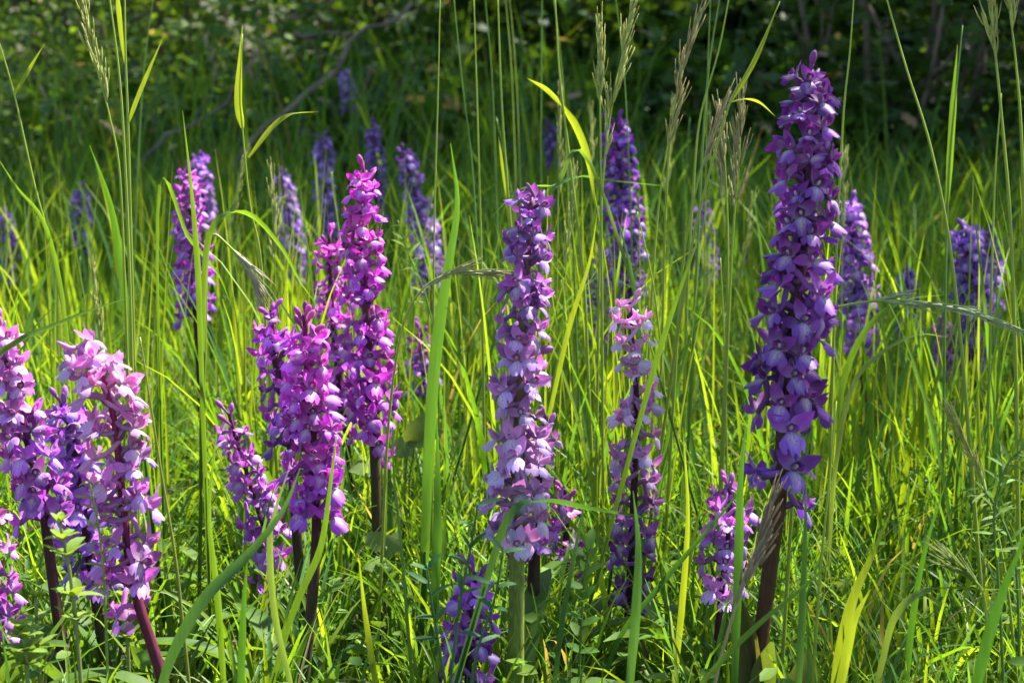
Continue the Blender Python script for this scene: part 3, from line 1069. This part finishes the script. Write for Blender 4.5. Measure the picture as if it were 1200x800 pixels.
orchid([(222, 188), (224, 270), (228, 350), (233, 420), (238, 510)], 1.95, .56, 40,
       'purple orchid on a long bare brown stem', (.36, .085, .50), (.46, .085, .52), scale=1.08, stem=((.06, .012, .03), (.035, .014, .010), (.04, .022, .010)), r=(.0016, .0034, .0044))
orchid([(722, 128), (728, 220), (734, 330), (736, 400)], 2.15, .85, 56,
       'deep violet orchid behind the upright brome heads', (.22, .05, .44), (.26, .055, .46), scale=1.15)
orchid([(700, 300), (704, 360), (708, 430)], 2.3, .95, 26, 'low violet orchid beneath the deep violet one', (.24, .07, .44), scale=1.0)

# the smaller ones further back, in the shade
BG = 'violet orchids in the shade before the hedge'
FAR_ = 'shaded violet orchid standing in the grass before the hedge'
for (ax, d, n, s, cl, lab) in [
    ([(378, 152), (380, 200), (383, 255), (386, 330)], 3.1, 46, 1.1, (.24, .11, .44), 'blue violet orchid directly below the forked dead branch'),
    ([(437, 138), (440, 190), (442, 280)], 3.4, 36, 1.05, (.20, .07, .40), 'dark violet orchid just behind the tall bright magenta one'),
    ([(470, 168), (485, 220), (500, 290), (505, 380)], 2.6, 56, 1.15, (.26, .11, .45), 'leaning blue violet orchid beside the tall bright magenta one'),
    ([(328, 196), (336, 240), (344, 300), (348, 360)], 2.9, 40, 1.05, (.28, .11, .50), 'violet orchid above the pair of budded and pressed orchids'),
    ([(404, 80), (408, 110), (412, 145)], 4.5, 30, 1.1, (.30, .18, .46), 'tiny pale violet orchid touching the dead branch'),
    ([(355, 140), (357, 155), (360, 185)], 4.6, 16, 1.0, (.40, .22, .44), 'tiny dull pink orchid beneath the dead branch'),
    ([(94, 214), (96, 260), (98, 310)], 3.2, 34, 1.05, (.26, .09, .46), 'violet orchid in the grass below the hawthorn twig'),
    ([(8, 246), (10, 290), (12, 345)], 3.1, 36, 1.05, (.26, .10, .46), 'violet orchid furthest along towards the hawthorn end'),
    ([(30, 154), (31, 170), (32, 195)], 4.8, 12, .9, (.40, .12, .50), 'tiny bright purple orchid by the hawthorn twig'),
    ([(232, 178), (236, 220), (240, 290)], 2.5, 36, 1.0, (.28, .09, .46), 'violet orchid showing behind the bare brown stemmed one'),
    ([(824, 238), (826, 290), (828, 350)], 2.9, 36, 1.05, (.26, .11, .44), 'blue violet orchid behind the tall culms and brome'),
    ([(645, 140), (647, 170), (650, 210)], 3.9, 22, 1.05, (.16, .06, .28), 'dull dark violet orchid behind the culms'),
    ([(995, 228), (1002, 300), (1008, 380), (1012, 450)], 2.0, 54, 1.1, (.32, .10, .50), 'violet orchid right behind the tallest one'),
    ([(1062, 312), (1064, 360), (1066, 420)], 2.4, 36, 1.0, (.26, .08, .46), 'thin violet orchid between two larger shaded ones'),
    ([(1132, 258), (1138, 330), (1142, 400), (1146, 460)], 2.05, 62, 1.2, (.24, .085, .46), 'broad blue violet orchid under the darkest gap'),
    ([(1108, 368), (1108, 400), (1108, 450)], 2.25, 22, .95, (.46, .12, .48), 'small pinkish orchid at the foot of the broad violet one'),
    ([(1160, 262), (1160, 320), (1160, 400)], 2.5, 34, 1.0, (.24, .08, .44), 'violet orchid half behind the broad blue violet one'),
]:
    orchid(ax, d, .82, n, lab, cl, near=False, scale=s, group=BG, buds=2, leaves=2)


# ------------------------------------------------------------------ single grasses and herbs that stand out
YG = (.210, .290, .026)
MG = (.100, .195, .022)
BGN = (.050, .130, .040)
STRAW = (.26, .22, .10)


def make_spikelet():
    mb = MB()
    n = 7
    path = [Vector((0, 0, .016 * k / (n - 1))) for k in range(n)]
    tube(mb, path, [.0002, .0008, .0011, .0010, .0008, .0005, .0001], 6, (1, 1, 1))
    for k in range(4):
        a = k * 2.2
        s = Vector((math.cos(a) * .0010, math.sin(a) * .0010, .005 + .0025 * k))
        e = s + Vector((math.cos(a) * .0014, math.sin(a) * .0014, .010))
        tube(mb, [s, s.lerp(e, .5) + Vector((math.cos(a), math.sin(a), 0)) * .0004, e], [.0006, .0004, .00012], 4, (1.1, .95, .8))
    return mb.mesh('spikelet', M_SPIKE)


M_SPIKE = leafy('spikelet_husk', trans=.15, rough=.5, spec=.3, tint=(1.2, 1.15, .6), obj_color=True)
SPIKELET = make_spikelet()


def foot(pts, slope=.15):
    """carry the lowest point of a grass down to the ground"""
    p, q = pts[-1], pts[-2]
    g = float(gz(p.x, p.y))
    if p.z > g + .01:
        d = p - q
        sl_ = max(-slope, min(slope, d.x / max(1e-3, -d.z) if d.z < 0 else 0))
        pts.append(Vector((p.x + sl_ * (p.z - g), p.y, g - .005)))
    return pts


def px_path(path, d):
    return [P(q[0], q[1], q[2] if len(q) > 2 else d) for q in path]


def stalk(path, d, label, group='tall grass stalks above the orchids', r=.0011, col=YG, head=None, leaves=(), hcol=(.32, .38, .11), name='grass_stalk', n_sp=11, spread=.22):
    """path: pixels from the tip down; head: fraction of the path (from the tip) that bears spikelets; leaves: (pixel path from its joint to its tip, width in pixels)"""
    pts = foot(px_path(path, d))
    base = pts[-1].copy()
    root = link(name, None, loc=base)
    tag(root, label, 'grass', group)
    up = [p - base for p in pts][::-1]
    sp = spline(up, 30)
    mb = MB()
    tube(mb, sp, [r * (1.15 - .75 * i / 29) for i in range(30)], 6, cols=[tuple(c * (.85 + .3 * i / 29) for c in col) for i in range(30)])
    link('stem', mb.mesh('stem', M_CULM), root)
    if head:
        tot = 29
        mb = MB()
        k0 = int(30 * (1 - head))
        hd = sp[k0:]
        tube(mb, hd, [r * .45] * len(hd), 5, col)
        ho = link('seed_head', mb.mesh('seed_head', M_CULM), root)
        for i in range(n_sp):
            f = i / (n_sp - 1)
            j = k0 + f * (29 - k0)
            a = min(int(j), 28)
            p = sp[a].lerp(sp[a + 1], j - a)
            t = (sp[a + 1] - sp[a]).normalized()
            side = Vector((rnd.gauss(0, 1), rnd.gauss(0, 1), rnd.gauss(-.3, .6)))
            side = (side - t * side.dot(t)).normalized()
            dv = (t + side * spread * (1.2 - .7 * f) + Vector((0, 0, -.06))).normalized()
            o = link('spikelet', SPIKELET, ho)
            sc_ = rnd.uniform(.9, 1.4)
            st = p + dv * .004 * (1 - f)
            o.matrix_local = Matrix.Translation(st) @ dv.to_track_quat('Z', 'Y').to_matrix().to_4x4() @ Matrix.Diagonal((sc_ * .9, sc_ * .9, sc_ * 1.1, 1))
            v = rnd.uniform(.8, 1.2)
            o.color = (hcol[0] * v, hcol[1] * v, hcol[2] * v, 1)
    for (lp, wpx) in leaves:
        mb = MB()
        q = spline([p - base for p in px_path(lp, d)], 16)
        W = wpx * d / F
        ribbon(mb, q, [W * min(1, .45 + 2.5 * t) * max(.05, min(1, (1 - t) * 2.4)) for t in [k / 15 for k in range(16)]], Vector((1, -.35, .1)), .35,
               col=tuple(c * .95 for c in col))
        link('blade', mb.mesh('blade', M_GRASS), root)
    return root


def blade(path, d, wpx, label, col=MG, group='broad grass blades among the orchids', side=(1, -.3, .15), twist=0.0, cat='grass'):
    """a single broad blade, pixels from its tip down to where it is rooted"""
    pts = foot(px_path(path, d), .3)
    base = pts[-1].copy()
    root = link('grass_blade', None, loc=base)
    tag(root, label, cat, group)
    q = spline([p - base for p in pts][::-1], 26)
    W = wpx * d / F
    mb = MB()
    ts = [k / 25 for k in range(26)]
    ribbon(mb, q, [W * min(1, .6 + t) * max(.04, min(1, (1 - t) * 2.2)) ** .85 for t in ts], Vector(side), .35,
           cols=[tuple(c * (.85 + .25 * t) for c in col) for t in ts], twist=twist)
    link('leaf', mb.mesh('leaf', M_GRASS), root)
    mb = MB()
    tube(mb, q[:5], [W * .30, W * .28, W * .24, W * .18, W * .08], 6, tuple(c * .9 for c in col))
    link('sheath', mb.mesh('sheath', M_GRASS), root)
    return root


stalk([(-4, 40), (17, 112), (40, 215), (62, 300), (82, 420), (90, 520)], 1.40, 'bright stalk with a short side blade near the hawthorn end', leaves=[([(17, 112), (32, 85), (53, 50)], 5)], r=.0012)
stalk([(126, -20), (140, 90), (147, 200), (152, 330), (156, 480)], 1.36, 'bright straight culm beside the narrow brome head', r=.0014)
stalk([(146, -20), (147, 60), (150, 145), (154, 300), (158, 460)], 1.40, 'bright culm with a blade slanting up from its joint', leaves=[([(150, 145), (165, 105), (192, 42)], 6), ([(147, 75), (140, 20), (135, -30)], 7)], r=.0014)
stalk([(98, 5), (112, 70), (128, 135), (140, 200), (146, 330), (150, 450)], 1.42, 'stalk with a narrow drooping brome head over the pale pink orchids', head=.33, n_sp=14, spread=.16)
stalk([(284, 40), (281, 110), (284, 150), (293, 240), (305, 300), (315, 430)], 1.45, 'stalk ending in a single broad upright blade', leaves=[([(284, 150), (279, 115), (284, 30)], 10), ([(291, 185), (318, 150), (340, 134), (373, 131)], 7)], r=.001)
stalk([(298, 332), (288, 310), (268, 288), (250, 275), (243, 300), (240, 420)], 1.40, 'stalk with a nodding silvery brome head', head=.34, hcol=(.30, .30, .20), spread=.14)
stalk([(516, -10), (513, 120), (509, 260), (508, 420), (507, 520)], 1.45, 'thin straight culm left of the wide blade with purple orchid behind', r=.0010)
stalk([(531, -10), (542, 100), (552, 180), (560, 300), (566, 430)], 1.75, 'thin culm leaning towards the lilac orchid', r=.0011, col=MG)
stalk([(555, -10), (560, 150), (564, 300), (566, 420)], 1.6, 'tall smooth culm a hand from the lilac orchid', r=.0012)
stalk([(583, -10), (588, 120), (596, 235), (604, 330)], 1.62, 'tall culm rising straight behind the lilac orchid tip', r=.0014, leaves=[([(596, 240), (590, 200), (584, 160)], 5)])
stalk([(650, -10), (656, 90), (668, 190), (684, 330), (690, 460)], 1.6, 'culm with a broad blade bending across', r=.0014, leaves=[([(660, 125), (676, 150), (690, 190), (700, 260)], 9), ([(660, 125), (640, 105), (618, 92)], 6)])
stalk([(742, -6), (730, 60), (716, 130), (706, 220), (702, 330), (700, 470)], 1.55, 'brome stalk with a loose head in front of the deep violet orchid', head=.45, n_sp=16)
stalk([(702, 50), (703, 110), (704, 180), (705, 300), (706, 460)], 1.5, 'brome stalk with an upright slim head', head=.30, spread=.12)
stalk([(814, 36), (798, 90), (786, 160), (780, 250), (776, 400), (772, 500)], 1.5, 'brome stalk with a head of long purplish tips', head=.40, n_sp=16, hcol=(.28, .27, .11))
stalk([(842, 140), (826, 185), (812, 240), (798, 330), (790, 460)], 1.48, 'stalk with a russet closed brome head', head=.30, hcol=(.32, .30, .14), spread=.10)
stalk([(856, -12), (842, 60), (820, 140), (812, 230), (806, 330), (802, 450)], 1.62, 'smooth culm arching over the russet head', r=.0012)
stalk([(914, 2), (884, 70), (856, 120), (832, 200), (808, 300), (790, 420)], 1.35, 'culm with one blade arching towards the tallest orchid', r=.0011, leaves=[([(856, 120), (872, 116), (890, 120), (908, 136)], 4), ([(856, 120), (884, 72), (914, 2)], 6)])
stalk([(868, 132), (866, 190), (860, 260), (855, 350), (850, 470)], 1.5, 'pale brome stalk with heads hanging close together', head=.38, n_sp=14, hcol=(.26, .26, .13))
stalk([(846, 150), (850, 200), (853, 280), (852, 380), (848, 470)], 1.52, 'pale brome stalk twinned with its neighbour', head=.30, hcol=(.26, .26, .13), spread=.12)
stalk([(1001, -10), (996, 60), (988, 140), (980, 300), (975, 460)], 1.45, 'bright culm close behind the tallest orchid', r=.0011)
stalk([(1036, -12), (1062, 80), (1090, 170), (1112, 280), (1126, 400), (1136, 520)], 1.32, 'long culm slanting across the shaded orchids', r=.0013)
stalk([(1158, -12), (1166, 60), (1175, 150), (1184, 260), (1190, 420), (1192, 540)], 1.30, 'yellow green brome stalk with a slim head furthest from the dead branch', head=.22, r=.0014)
stalk([(1180, -12), (1190, 70), (1197, 160), (1202, 330)], 1.30, 'yellow green stalk twinned with the slim headed brome', head=.2, r=.0012)
stalk([(1128, 30), (1120, 110), (1112, 200), (1108, 330), (1106, 470)], 1.55, 'soft culm with an upright blade before the broad violet orchid', col=MG, leaves=[([(1110, 240), (1116, 140), (1122, 52)], 8)])
stalk([(1182, 380), (1130, 362), (1060, 352), (1000, 356), (962, 372), (938, 430), (930, 560)], 1.22, 'stalk bent flat with a long grey green brome head', head=.42, n_sp=16, hcol=(.24, .33, .17), spread=.12)
stalk([(560, 318), (520, 322), (486, 350), (468, 400), (455, 500), (448, 640)], 1.34, 'stalk with a purplish brome head bowed towards the lilac orchid', head=.30, hcol=(.26, .30, .14), spread=.14)
stalk([(898, 605), (880, 660), (862, 710), (840, 790), (830, 860)], 1.08, 'withered grey brown brome head before the thick brown stem', head=.42, n_sp=12, hcol=(.20, .17, .12), spread=.18, col=STRAW)
stalk([(980, 470), (972, 560), (962, 660), (955, 760), (950, 830)], 1.16, 'yellowish culm standing before the sunlit sward', r=.0011)
stalk([(1128, 668), (1150, 690), (1156, 730), (1154, 800)], 1.15, 'short stalk with a plump green seed head in the sward', head=.32, n_sp=14, hcol=(.16, .24, .05), spread=.3)
stalk([(1125, 505), (1150, 560), (1170, 630), (1182, 700), (1190, 780)], 1.25, 'slim brome stalk drooping over the sunlit sward', head=.3, spread=.1)
stalk([(460, 500), (462, 560), (470, 640), (480, 760)], 1.2, 'green culm between the tall magenta and the lilac orchids', r=.0012, col=MG)
stalk([(164, 395), (176, 470), (190, 560), (205, 650), (215, 740)], 1.18, 'dry tipped culm beside the leaning pink orchid', r=.0012, col=(.16, .20, .03))
stalk([(112, 330), (118, 420), (126, 520)], 1.7, 'slender brome stalk behind the leaning pink orchid', head=.4, spread=.1)

blade([(163, 345), (110, 362), (60, 382), (20, 400), (-20, 440), (-40, 560)], 1.22, 9, 'long blade lying level above the leaning pink orchid')
blade([(528, 168), (536, 240), (524, 320), (510, 420), (503, 520), (498, 640)], 1.38, 15, 'wide upright blade between the tall magenta and lilac orchids', col=(.065, .165, .03))
blade([(512, 490), (513, 560), (512, 640), (508, 740)], 1.33, 12, 'wide blunt blade at the foot of the upright one', col=(.055, .15, .03))
blade([(352, 548), (330, 600), (290, 650), (240, 700), (205, 760), (185, 820)], 1.08, 15, 'broad blue green blade slanting before the bare dark stem', col=BGN)
blade([(396, 500), (388, 560), (376, 640), (350, 700), (330, 760)], 1.2, 9, 'blade crossing the bare dark stem', col=MG)
blade([(792, 613), (740, 603), (690, 595), (640, 586), (600, 600), (570, 680)], 1.16, 11, 'dark blade lying level across the slender orchid', col=BGN)
blade([(742, 575), (748, 640), (745, 720), (738, 800)], 1.10, 12, 'dark upright blade before the slender orchid stem', col=BGN)
blade([(875, 490), (868, 560), (866, 640), (862, 760)], 1.14, 11, 'dark upright blade between the short lilac orchid and brown stem', col=(.045, .13, .025))
blade([(945, 560), (943, 640), (940, 720), (936, 800)], 1.10, 9, 'straight blue green blade beside the brown stem', col=BGN)
blade([(990, 640), (950, 680), (890, 730), (840, 780), (810, 830)], 1.06, 7, 'thin blade slanting over the orchid leaf sheath', col=MG)
blade([(1048, 590), (1022, 650), (1000, 700), (985, 760), (975, 830)], 1.18, 13, 'bright blade rising out of the sunlit sward', col=YG)
blade([(1110, 345), (1060, 352), (1020, 380), (990, 440), (975, 540)], 1.6, 8, 'shaded blade arching behind the flat brome head', col=MG)
blade([(1110, 395), (1075, 392), (1035, 412), (1000, 450), (980, 540), (972, 640)], 1.40, 6, 'pale arching blade with its tip bent level', col=(.15, .22, .06))
blade([(1215, 690), (1150, 690), (1090, 690), (1050, 720), (1030, 790)], 1.15, 9, 'pale blade folded level over the sunlit sward', col=(.13, .21, .05))
blade([(1210, 610), (1180, 680), (1160, 740), (1140, 820)], 1.06, 14, 'broad dark blade at the sward edge furthest from the orchids', col=(.04, .12, .02))
blade([(372, 358), (352, 330), (330, 290), (295, 252), (262, 252), (243, 285), (238, 380), (236, 520)], 1.38, 8, 'blade arched over like a hoop beside the bare brown stem')
blade([(105, 170), (128, 235), (140, 300), (150, 380)], 1.45, 11, 'broad soft blade under the narrow brome head', col=(.06, .15, .02))
blade([(214, 130), (225, 230), (232, 320), (236, 430)], 1.35, 8, 'upright blade crossing the bare brown stemmed orchid')
blade([(-6, 180), (20, 220), (50, 258), (70, 330), (84, 440)], 1.36, 6, 'slanting blade joined beside the bright stalk', col=MG)
blade([(270, 355), (255, 320), (222, 280), (185, 240)], 1.5, 5, 'thin blade slanting left of the arched hoop', col=MG)
blade([(700, 250), (690, 310), (668, 380), (645, 480)], 1.5, 6, 'slim blade leaning behind the lilac orchid', col=YG)
blade([(722, 250), (742, 330), (748, 420), (735, 520)], 1.36, 7, 'upright dark blade before the whitish pink flowers', col=BGN)
blade([(830, 250), (800, 330), (770, 420), (742, 520)], 1.30, 7, 'slanting blade crossing the slender orchid', col=MG)
blade([(575, 255), (610, 222), (650, 218), (705, 222)], 1.40, 5, 'thin arching blade over the lilac orchid tip', col=(.10, .19, .05))
blade([(778, 218), (720, 212), (672, 208), (630, 240), (600, 330)], 1.62, 6, 'blade lying level before the deep violet orchid', col=(.08, .18, .05))
blade([(340, 545), (322, 600), (316, 640), (322, 720), (340, 800)], 1.12, 9, 'pale blade hooked over beside the dark stem', col=(.12, .20, .06))
blade([(255, 500), (245, 600), (255, 700), (262, 800)], 1.16, 9, 'broad blade standing before the loose mauve orchid', col=MG)
blade([(290, 650), (285, 720), (282, 800)], 1.08, 10, 'short broad blade low before the loose mauve orchid', col=(.05, .14, .02))
blade([(690, 560), (675, 640), (660, 720), (650, 800)], 1.2, 7, 'dark blade between the green stem and slender orchid', col=BGN)
blade([(635, 560), (660, 600), (700, 660), (715, 760)], 1.3, 7, 'blade bent away from the lilac orchid', col=MG)
blade([(800, 500), (806, 600), (800, 700), (790, 800)], 1.25, 8, 'upright blade between slender and short lilac orchids', col=YG)
blade([(880, 560), (830, 620), (770, 690), (720, 760)], 1.24, 7, 'long blade slanting under the short lilac orchid', col=(.05, .14, .02))
blade([(1110, 560), (1085, 640), (1070, 720), (1062, 800)], 1.2, 8, 'slim dark blade rising in the sunlit sward', col=(.05, .14, .02))
blade([(1020, 690), (1000, 730), (985, 800)], 1.1, 12, 'short bright broad blade by the brown stem foot', col=YG)
blade([(420, 650), (428, 720), (440, 800)], 1.15, 8, 'short blade below the tall magenta orchid stem', col=YG)

# culms standing among and behind the front orchids
WHERE = [(0, 130, 'behind the pale pink orchids'), (130, 260, 'round the bare brown stemmed orchid'), (260, 460, 'behind the bright magenta orchids'),
         (460, 590, 'between the tall magenta and the lilac orchids'), (590, 670, 'right behind the lilac orchid'), (670, 720, 'between the lilac and the slender orchid'),
         (720, 780, 'behind the slender orchid'), (780, 830, 'between the slender orchid and the pale twin bromes'), (830, 885, 'round the pale twin bromes'),
         (885, 1000, 'behind the tallest orchid'), (1000, 1100, 'before the thin violet orchid in the shade'), (1100, 1300, 'before the broad blue violet orchid')]
for i in range(46):
    x0 = 588 + i * 9.8 + rnd.gauss(0, 5) if i < 30 else 20 + (i - 30) * 76 + rnd.gauss(0, 14)
    d = rnd.uniform(1.55, 2.3)
    top = rnd.uniform(90, 330)
    if rnd.random() < .3: top = -10
    ln = rnd.gauss(0, 22)
    hd = rnd.random() < .35 and top > 0
    wh = [t for a_, b_, t in WHERE if a_ <= x0 < b_][0]
    pts_ = [(x0 + ln, top), (x0 + ln * .5, top + 90), (x0 + ln * .2, top + 200), (x0, top + 320)]
    if hd:
        stalk(pts_, d, 'thin brome stalk ' + wh, 'thin brome stalks ' + wh, head=.3, n_sp=8, spread=.14, r=.0010)
    else:
        stalk(pts_, d, 'thin bare culm ' + wh, 'thin bare culms ' + wh, r=rnd.uniform(.0009, .0014), col=YG if rnd.random() < .6 else MG)


# herbs
def whorl_herb(path, d, label, whorls, group='whorled herbs low in the grass', leaf=.0105, n=5, col=(.16, .25, .04)):
    pts = foot(px_path(path, d))
    base = pts[-1].copy()
    root = link('whorled_herb', None, loc=base)
    tag(root, label, 'herb', group)
    q = spline([p - base for p in pts][::-1], 20)
    mb = MB()
    tube(mb, q, [.0016 - .0006 * i / 19 for i in range(20)], 6, (.14, .17, .05))
    link('stem', mb.mesh('stem', M_CULM), root)
    for f, sz in whorls:
        c = q[int(f * 19)]
        a0 = rnd.uniform(0, 6)
        for k in range(n):
            a = a0 + k * 2 * math.pi / n
            h = Vector((math.cos(a), math.sin(a), .55 + rnd.gauss(0, .25) if f < .97 else 1.1))
            mb = MB()
            petal(mb, c, h, (0, 0, 1), leaf * sz * rnd.uniform(.85, 1.15), leaf * sz * .52, .5, .7, rnd.uniform(-.9, 0), .12, 6, 5)
            mb.c = [tuple(cc * rnd.uniform(.93, 1.07) for cc in col)] * len(mb.v)
            link('leaf', mb.mesh('leaf', M_HERB), root)
    return root


whorl_herb([(70, 612), (80, 660), (88, 720), (95, 800)], 1.10, 'yellow green whorled herb before the leaning pink orchid', [(1, .8), (.93, 1.1), (.80, 1.5), (.62, 1.5), (.5, 1.3)])
whorl_herb([(24, 738), (30, 770), (34, 820)], 1.08, 'low tufted whorled herb at the foot of the taller one', [(1, .9), (.9, 1.2), (.78, 1.4), (.6, 1.3)], n=6)
whorl_herb([(42, 700), (44, 760), (48, 820)], 1.16, 'small whorled herb behind the tufted one', [(1, .7), (.85, 1.1), (.7, 1.2)])
whorl_herb([(146, 700), (150, 760), (152, 820)], 1.2, 'small whorled herb by the violet orchid stem', [(1, .8), (.9, 1.2), (.75, 1.3)])


def feather_herb(path, d, label, n=16, leaf=.012, col=(.13, .22, .03), wfrac=.14, group=None, name='feathery_herb', droop=.2):
    """narrow leaflets set along a stem"""
    pts = foot(px_path(path, d))
    base = pts[-1].copy()
    root = link(name, None, loc=base)
    tag(root, label, 'herb', group)
    q = spline([p - base for p in pts][::-1], 24)
    mb = MB()
    tube(mb, q, [.0011 - .0005 * i / 23 for i in range(24)], 5, tuple(c * .9 for c in col))
    link('stem', mb.mesh('stem', M_CULM), root)
    tot = len(q) - 1
    for k in range(n):
        f = min(.995, .45 + .55 * (k // 2 * 2 + 1 + rnd.uniform(-.7, .7)) / n)
        j = min(int(f * tot), tot - 1)
        c = q[j].lerp(q[j + 1], f * tot - j)
        t = (q[j + 1] - q[j]).normalized()
        s = t.cross(Vector((.2, 1, .1))).normalized() * (1 if k % 2 else -1)
        h = s * rnd.uniform(.5, 1.1) + t * rnd.uniform(.3, 1.2) + Vector((rnd.gauss(0, .3), rnd.gauss(-.2, .6), -droop))
        mb = MB()
        petal(mb, c, h, (0, -.6, 1), leaf * rnd.uniform(.8, 1.2), leaf * wfrac * 2, .5, .7, -.4, .1, 5, 3)
        mb.c = [tuple(cc * rnd.uniform(.9, 1.1) for cc in col)] * len(mb.v)
        link('leaflet', mb.mesh('leaflet', M_HERB), root)
    return root


feather_herb([(104, 560), (116, 620), (122, 680), (126, 780)], 1.16, 'feathery yellow green sprig in front of the violet orchid', 16, .011, (.17, .26, .03), .09)
feather_herb([(466, 258), (480, 300), (500, 350), (512, 420), (515, 540)], 1.75, 'feathery bright sprig beside the leaning blue violet orchid', 16, .016, (.15, .25, .03), .09)
VG = 'vetch sprays low before the orchids'
feather_herb([(560, 590), (552, 640), (540, 700), (530, 780)], 1.12, 'blue green vetch spray over the short dark purple orchid', 9, .014, (.04, .11, .035), .13, VG, 'vetch_spray')
feather_herb([(500, 660), (505, 700), (515, 760), (525, 820)], 1.12, 'blue green vetch spray beside the short dark purple orchid', 8, .014, (.04, .11, .035), .13, VG, 'vetch_spray')
feather_herb([(590, 640), (580, 700), (560, 760), (550, 820)], 1.14, 'blue green vetch spray against the thick green stem', 8, .013, (.045, .12, .04), .13, VG, 'vetch_spray')
feather_herb([(1205, 520), (1180, 545), (1165, 600), (1170, 680), (1175, 780)], 1.2, 'fine leaved bedstraw spray over the sunlit sward', 30, .014, (.10, .19, .03), .08)
feather_herb([(1150, 570), (1170, 600), (1190, 660), (1195, 780)], 1.24, 'fine leaved bedstraw spray under the higher one', 26, .014, (.10, .19, .03), .08)
feather_herb([(690, 640), (684, 690), (680, 760), (678, 820)], 1.22, 'soft vetch spray between green stem and slender orchid', 16, .014, (.08, .17, .03), .2, VG, 'vetch_spray')


def toothed_herb(leafs, d, base_px, label, col=(.13, .19, .06)):
    """broad toothed leaves on stalks: leafs = (pixel of leaf base, pixel of leaf tip, width in pixels)"""
    b = P(*base_px, d)
    b.z = float(gz(b.x, b.y))
    root = link('toothed_herb', None, loc=b)
    tag(root, label, 'herb')
    for (p0, p1, wpx) in leafs:
        a, e = P(*p0, d) - b, P(*p1, d + rnd.uniform(-.03, .02)) - b
        mb = MB()
        L = (e - a).length
        dv = (e - a).normalized()
        s = dv.cross(Vector((.25, -1, .35))).normalized()
        nn = s.cross(dv)
        W = wpx * d / F * .5
        vs, fs = [], []
        nu = 13
        for i in range(nu):
            t = i / (nu - 1)
            hw = W * math.sin(math.pi * min(1, t * .9 + .1) ** .8) * (1.0 if i % 2 else .78) + W * .02
            c = a.lerp(e, t) + nn * (.10 * L * math.sin(t * 3))
            vs += [c - s * hw + dv * (.02 * L if i % 2 else 0), c - nn * (.05 * W), c + s * hw + dv * (.02 * L if i % 2 else 0)]
        for i in range(nu - 1):
            k = i * 3
            fs += [(k, k + 1, k + 4, k + 3), (k + 1, k + 2, k + 5, k + 4)]
        mb.add(vs, fs, col)
        lf = link('leaf', mb.mesh('leaf', M_HERB), root)
        mb = MB()
        tube(mb, spline([a, a.lerp(Vector((0, 0, 0)), .4) + Vector((0, 0, .02)), Vector((rnd.gauss(0, .004), rnd.gauss(0, .004), 0))], 10), .0009, 5, (.10, .15, .05))
        link('leaf_stalk', mb.mesh('leaf_stalk', M_CULM), root)
    return root


toothed_herb([((478, 520), (500, 482), 26), ((486, 525), (455, 522), 30), ((440, 545), (408, 552), 26), ((478, 520), (520, 505), 22)], 1.62, (470, 700),
             'pale green herb of toothed leaves beside the tall magenta orchid stem')
toothed_herb([((452, 640), (425, 625), 28), ((450, 650), (470, 622), 26), ((455, 660), (420, 668), 24)], 1.45, (450, 760), 'pale toothed herb low behind the bare dark stem')


def broad_leaf(path, d, wpx, label, col=(.085, .14, .035), fold=.9):
    pts = foot(px_path(path, d), .1)
    base = pts[-1].copy()
    root = link('orchid_leaf', None, loc=base)
    tag(root, label, 'leaf', 'broad orchid leaves at the stem feet')
    q = spline([p - base for p in pts][::-1], 16)
    W = wpx * d / F
    mb = MB()
    ribbon(mb, q, [W * min(1, .7 + t) * max(.05, min(1, (1 - t) * 3)) ** .6 for t in [k / 15 for k in range(16)]], Vector((1, -.5, 0)), fold, col)
    link('blade', mb.mesh('blade', M_HERB), root)
    mb = MB()
    tube(mb, [p + Vector((0, .0006, 0)) for p in q[:11]], [W * .05] * 10 + [W * .015], 5, tuple(c * 1.1 for c in col))
    link('midrib', mb.mesh('midrib', M_HERB), root)


broad_leaf([(866, 700), (872, 745), (880, 800)], 1.19, 34, 'folded brownish leaf sheathing the thick brown stem', (.075, .075, .03))
broad_leaf([(905, 752), (895, 790), (892, 840)], 1.185, 32, 'smooth green leaf clasping the thick brown stem', (.10, .15, .04))
broad_leaf([(948, 762), (938, 800), (930, 850)], 1.22, 34, 'pale sunlit orchid leaf by the brown stem foot', (.15, .20, .07), .4)
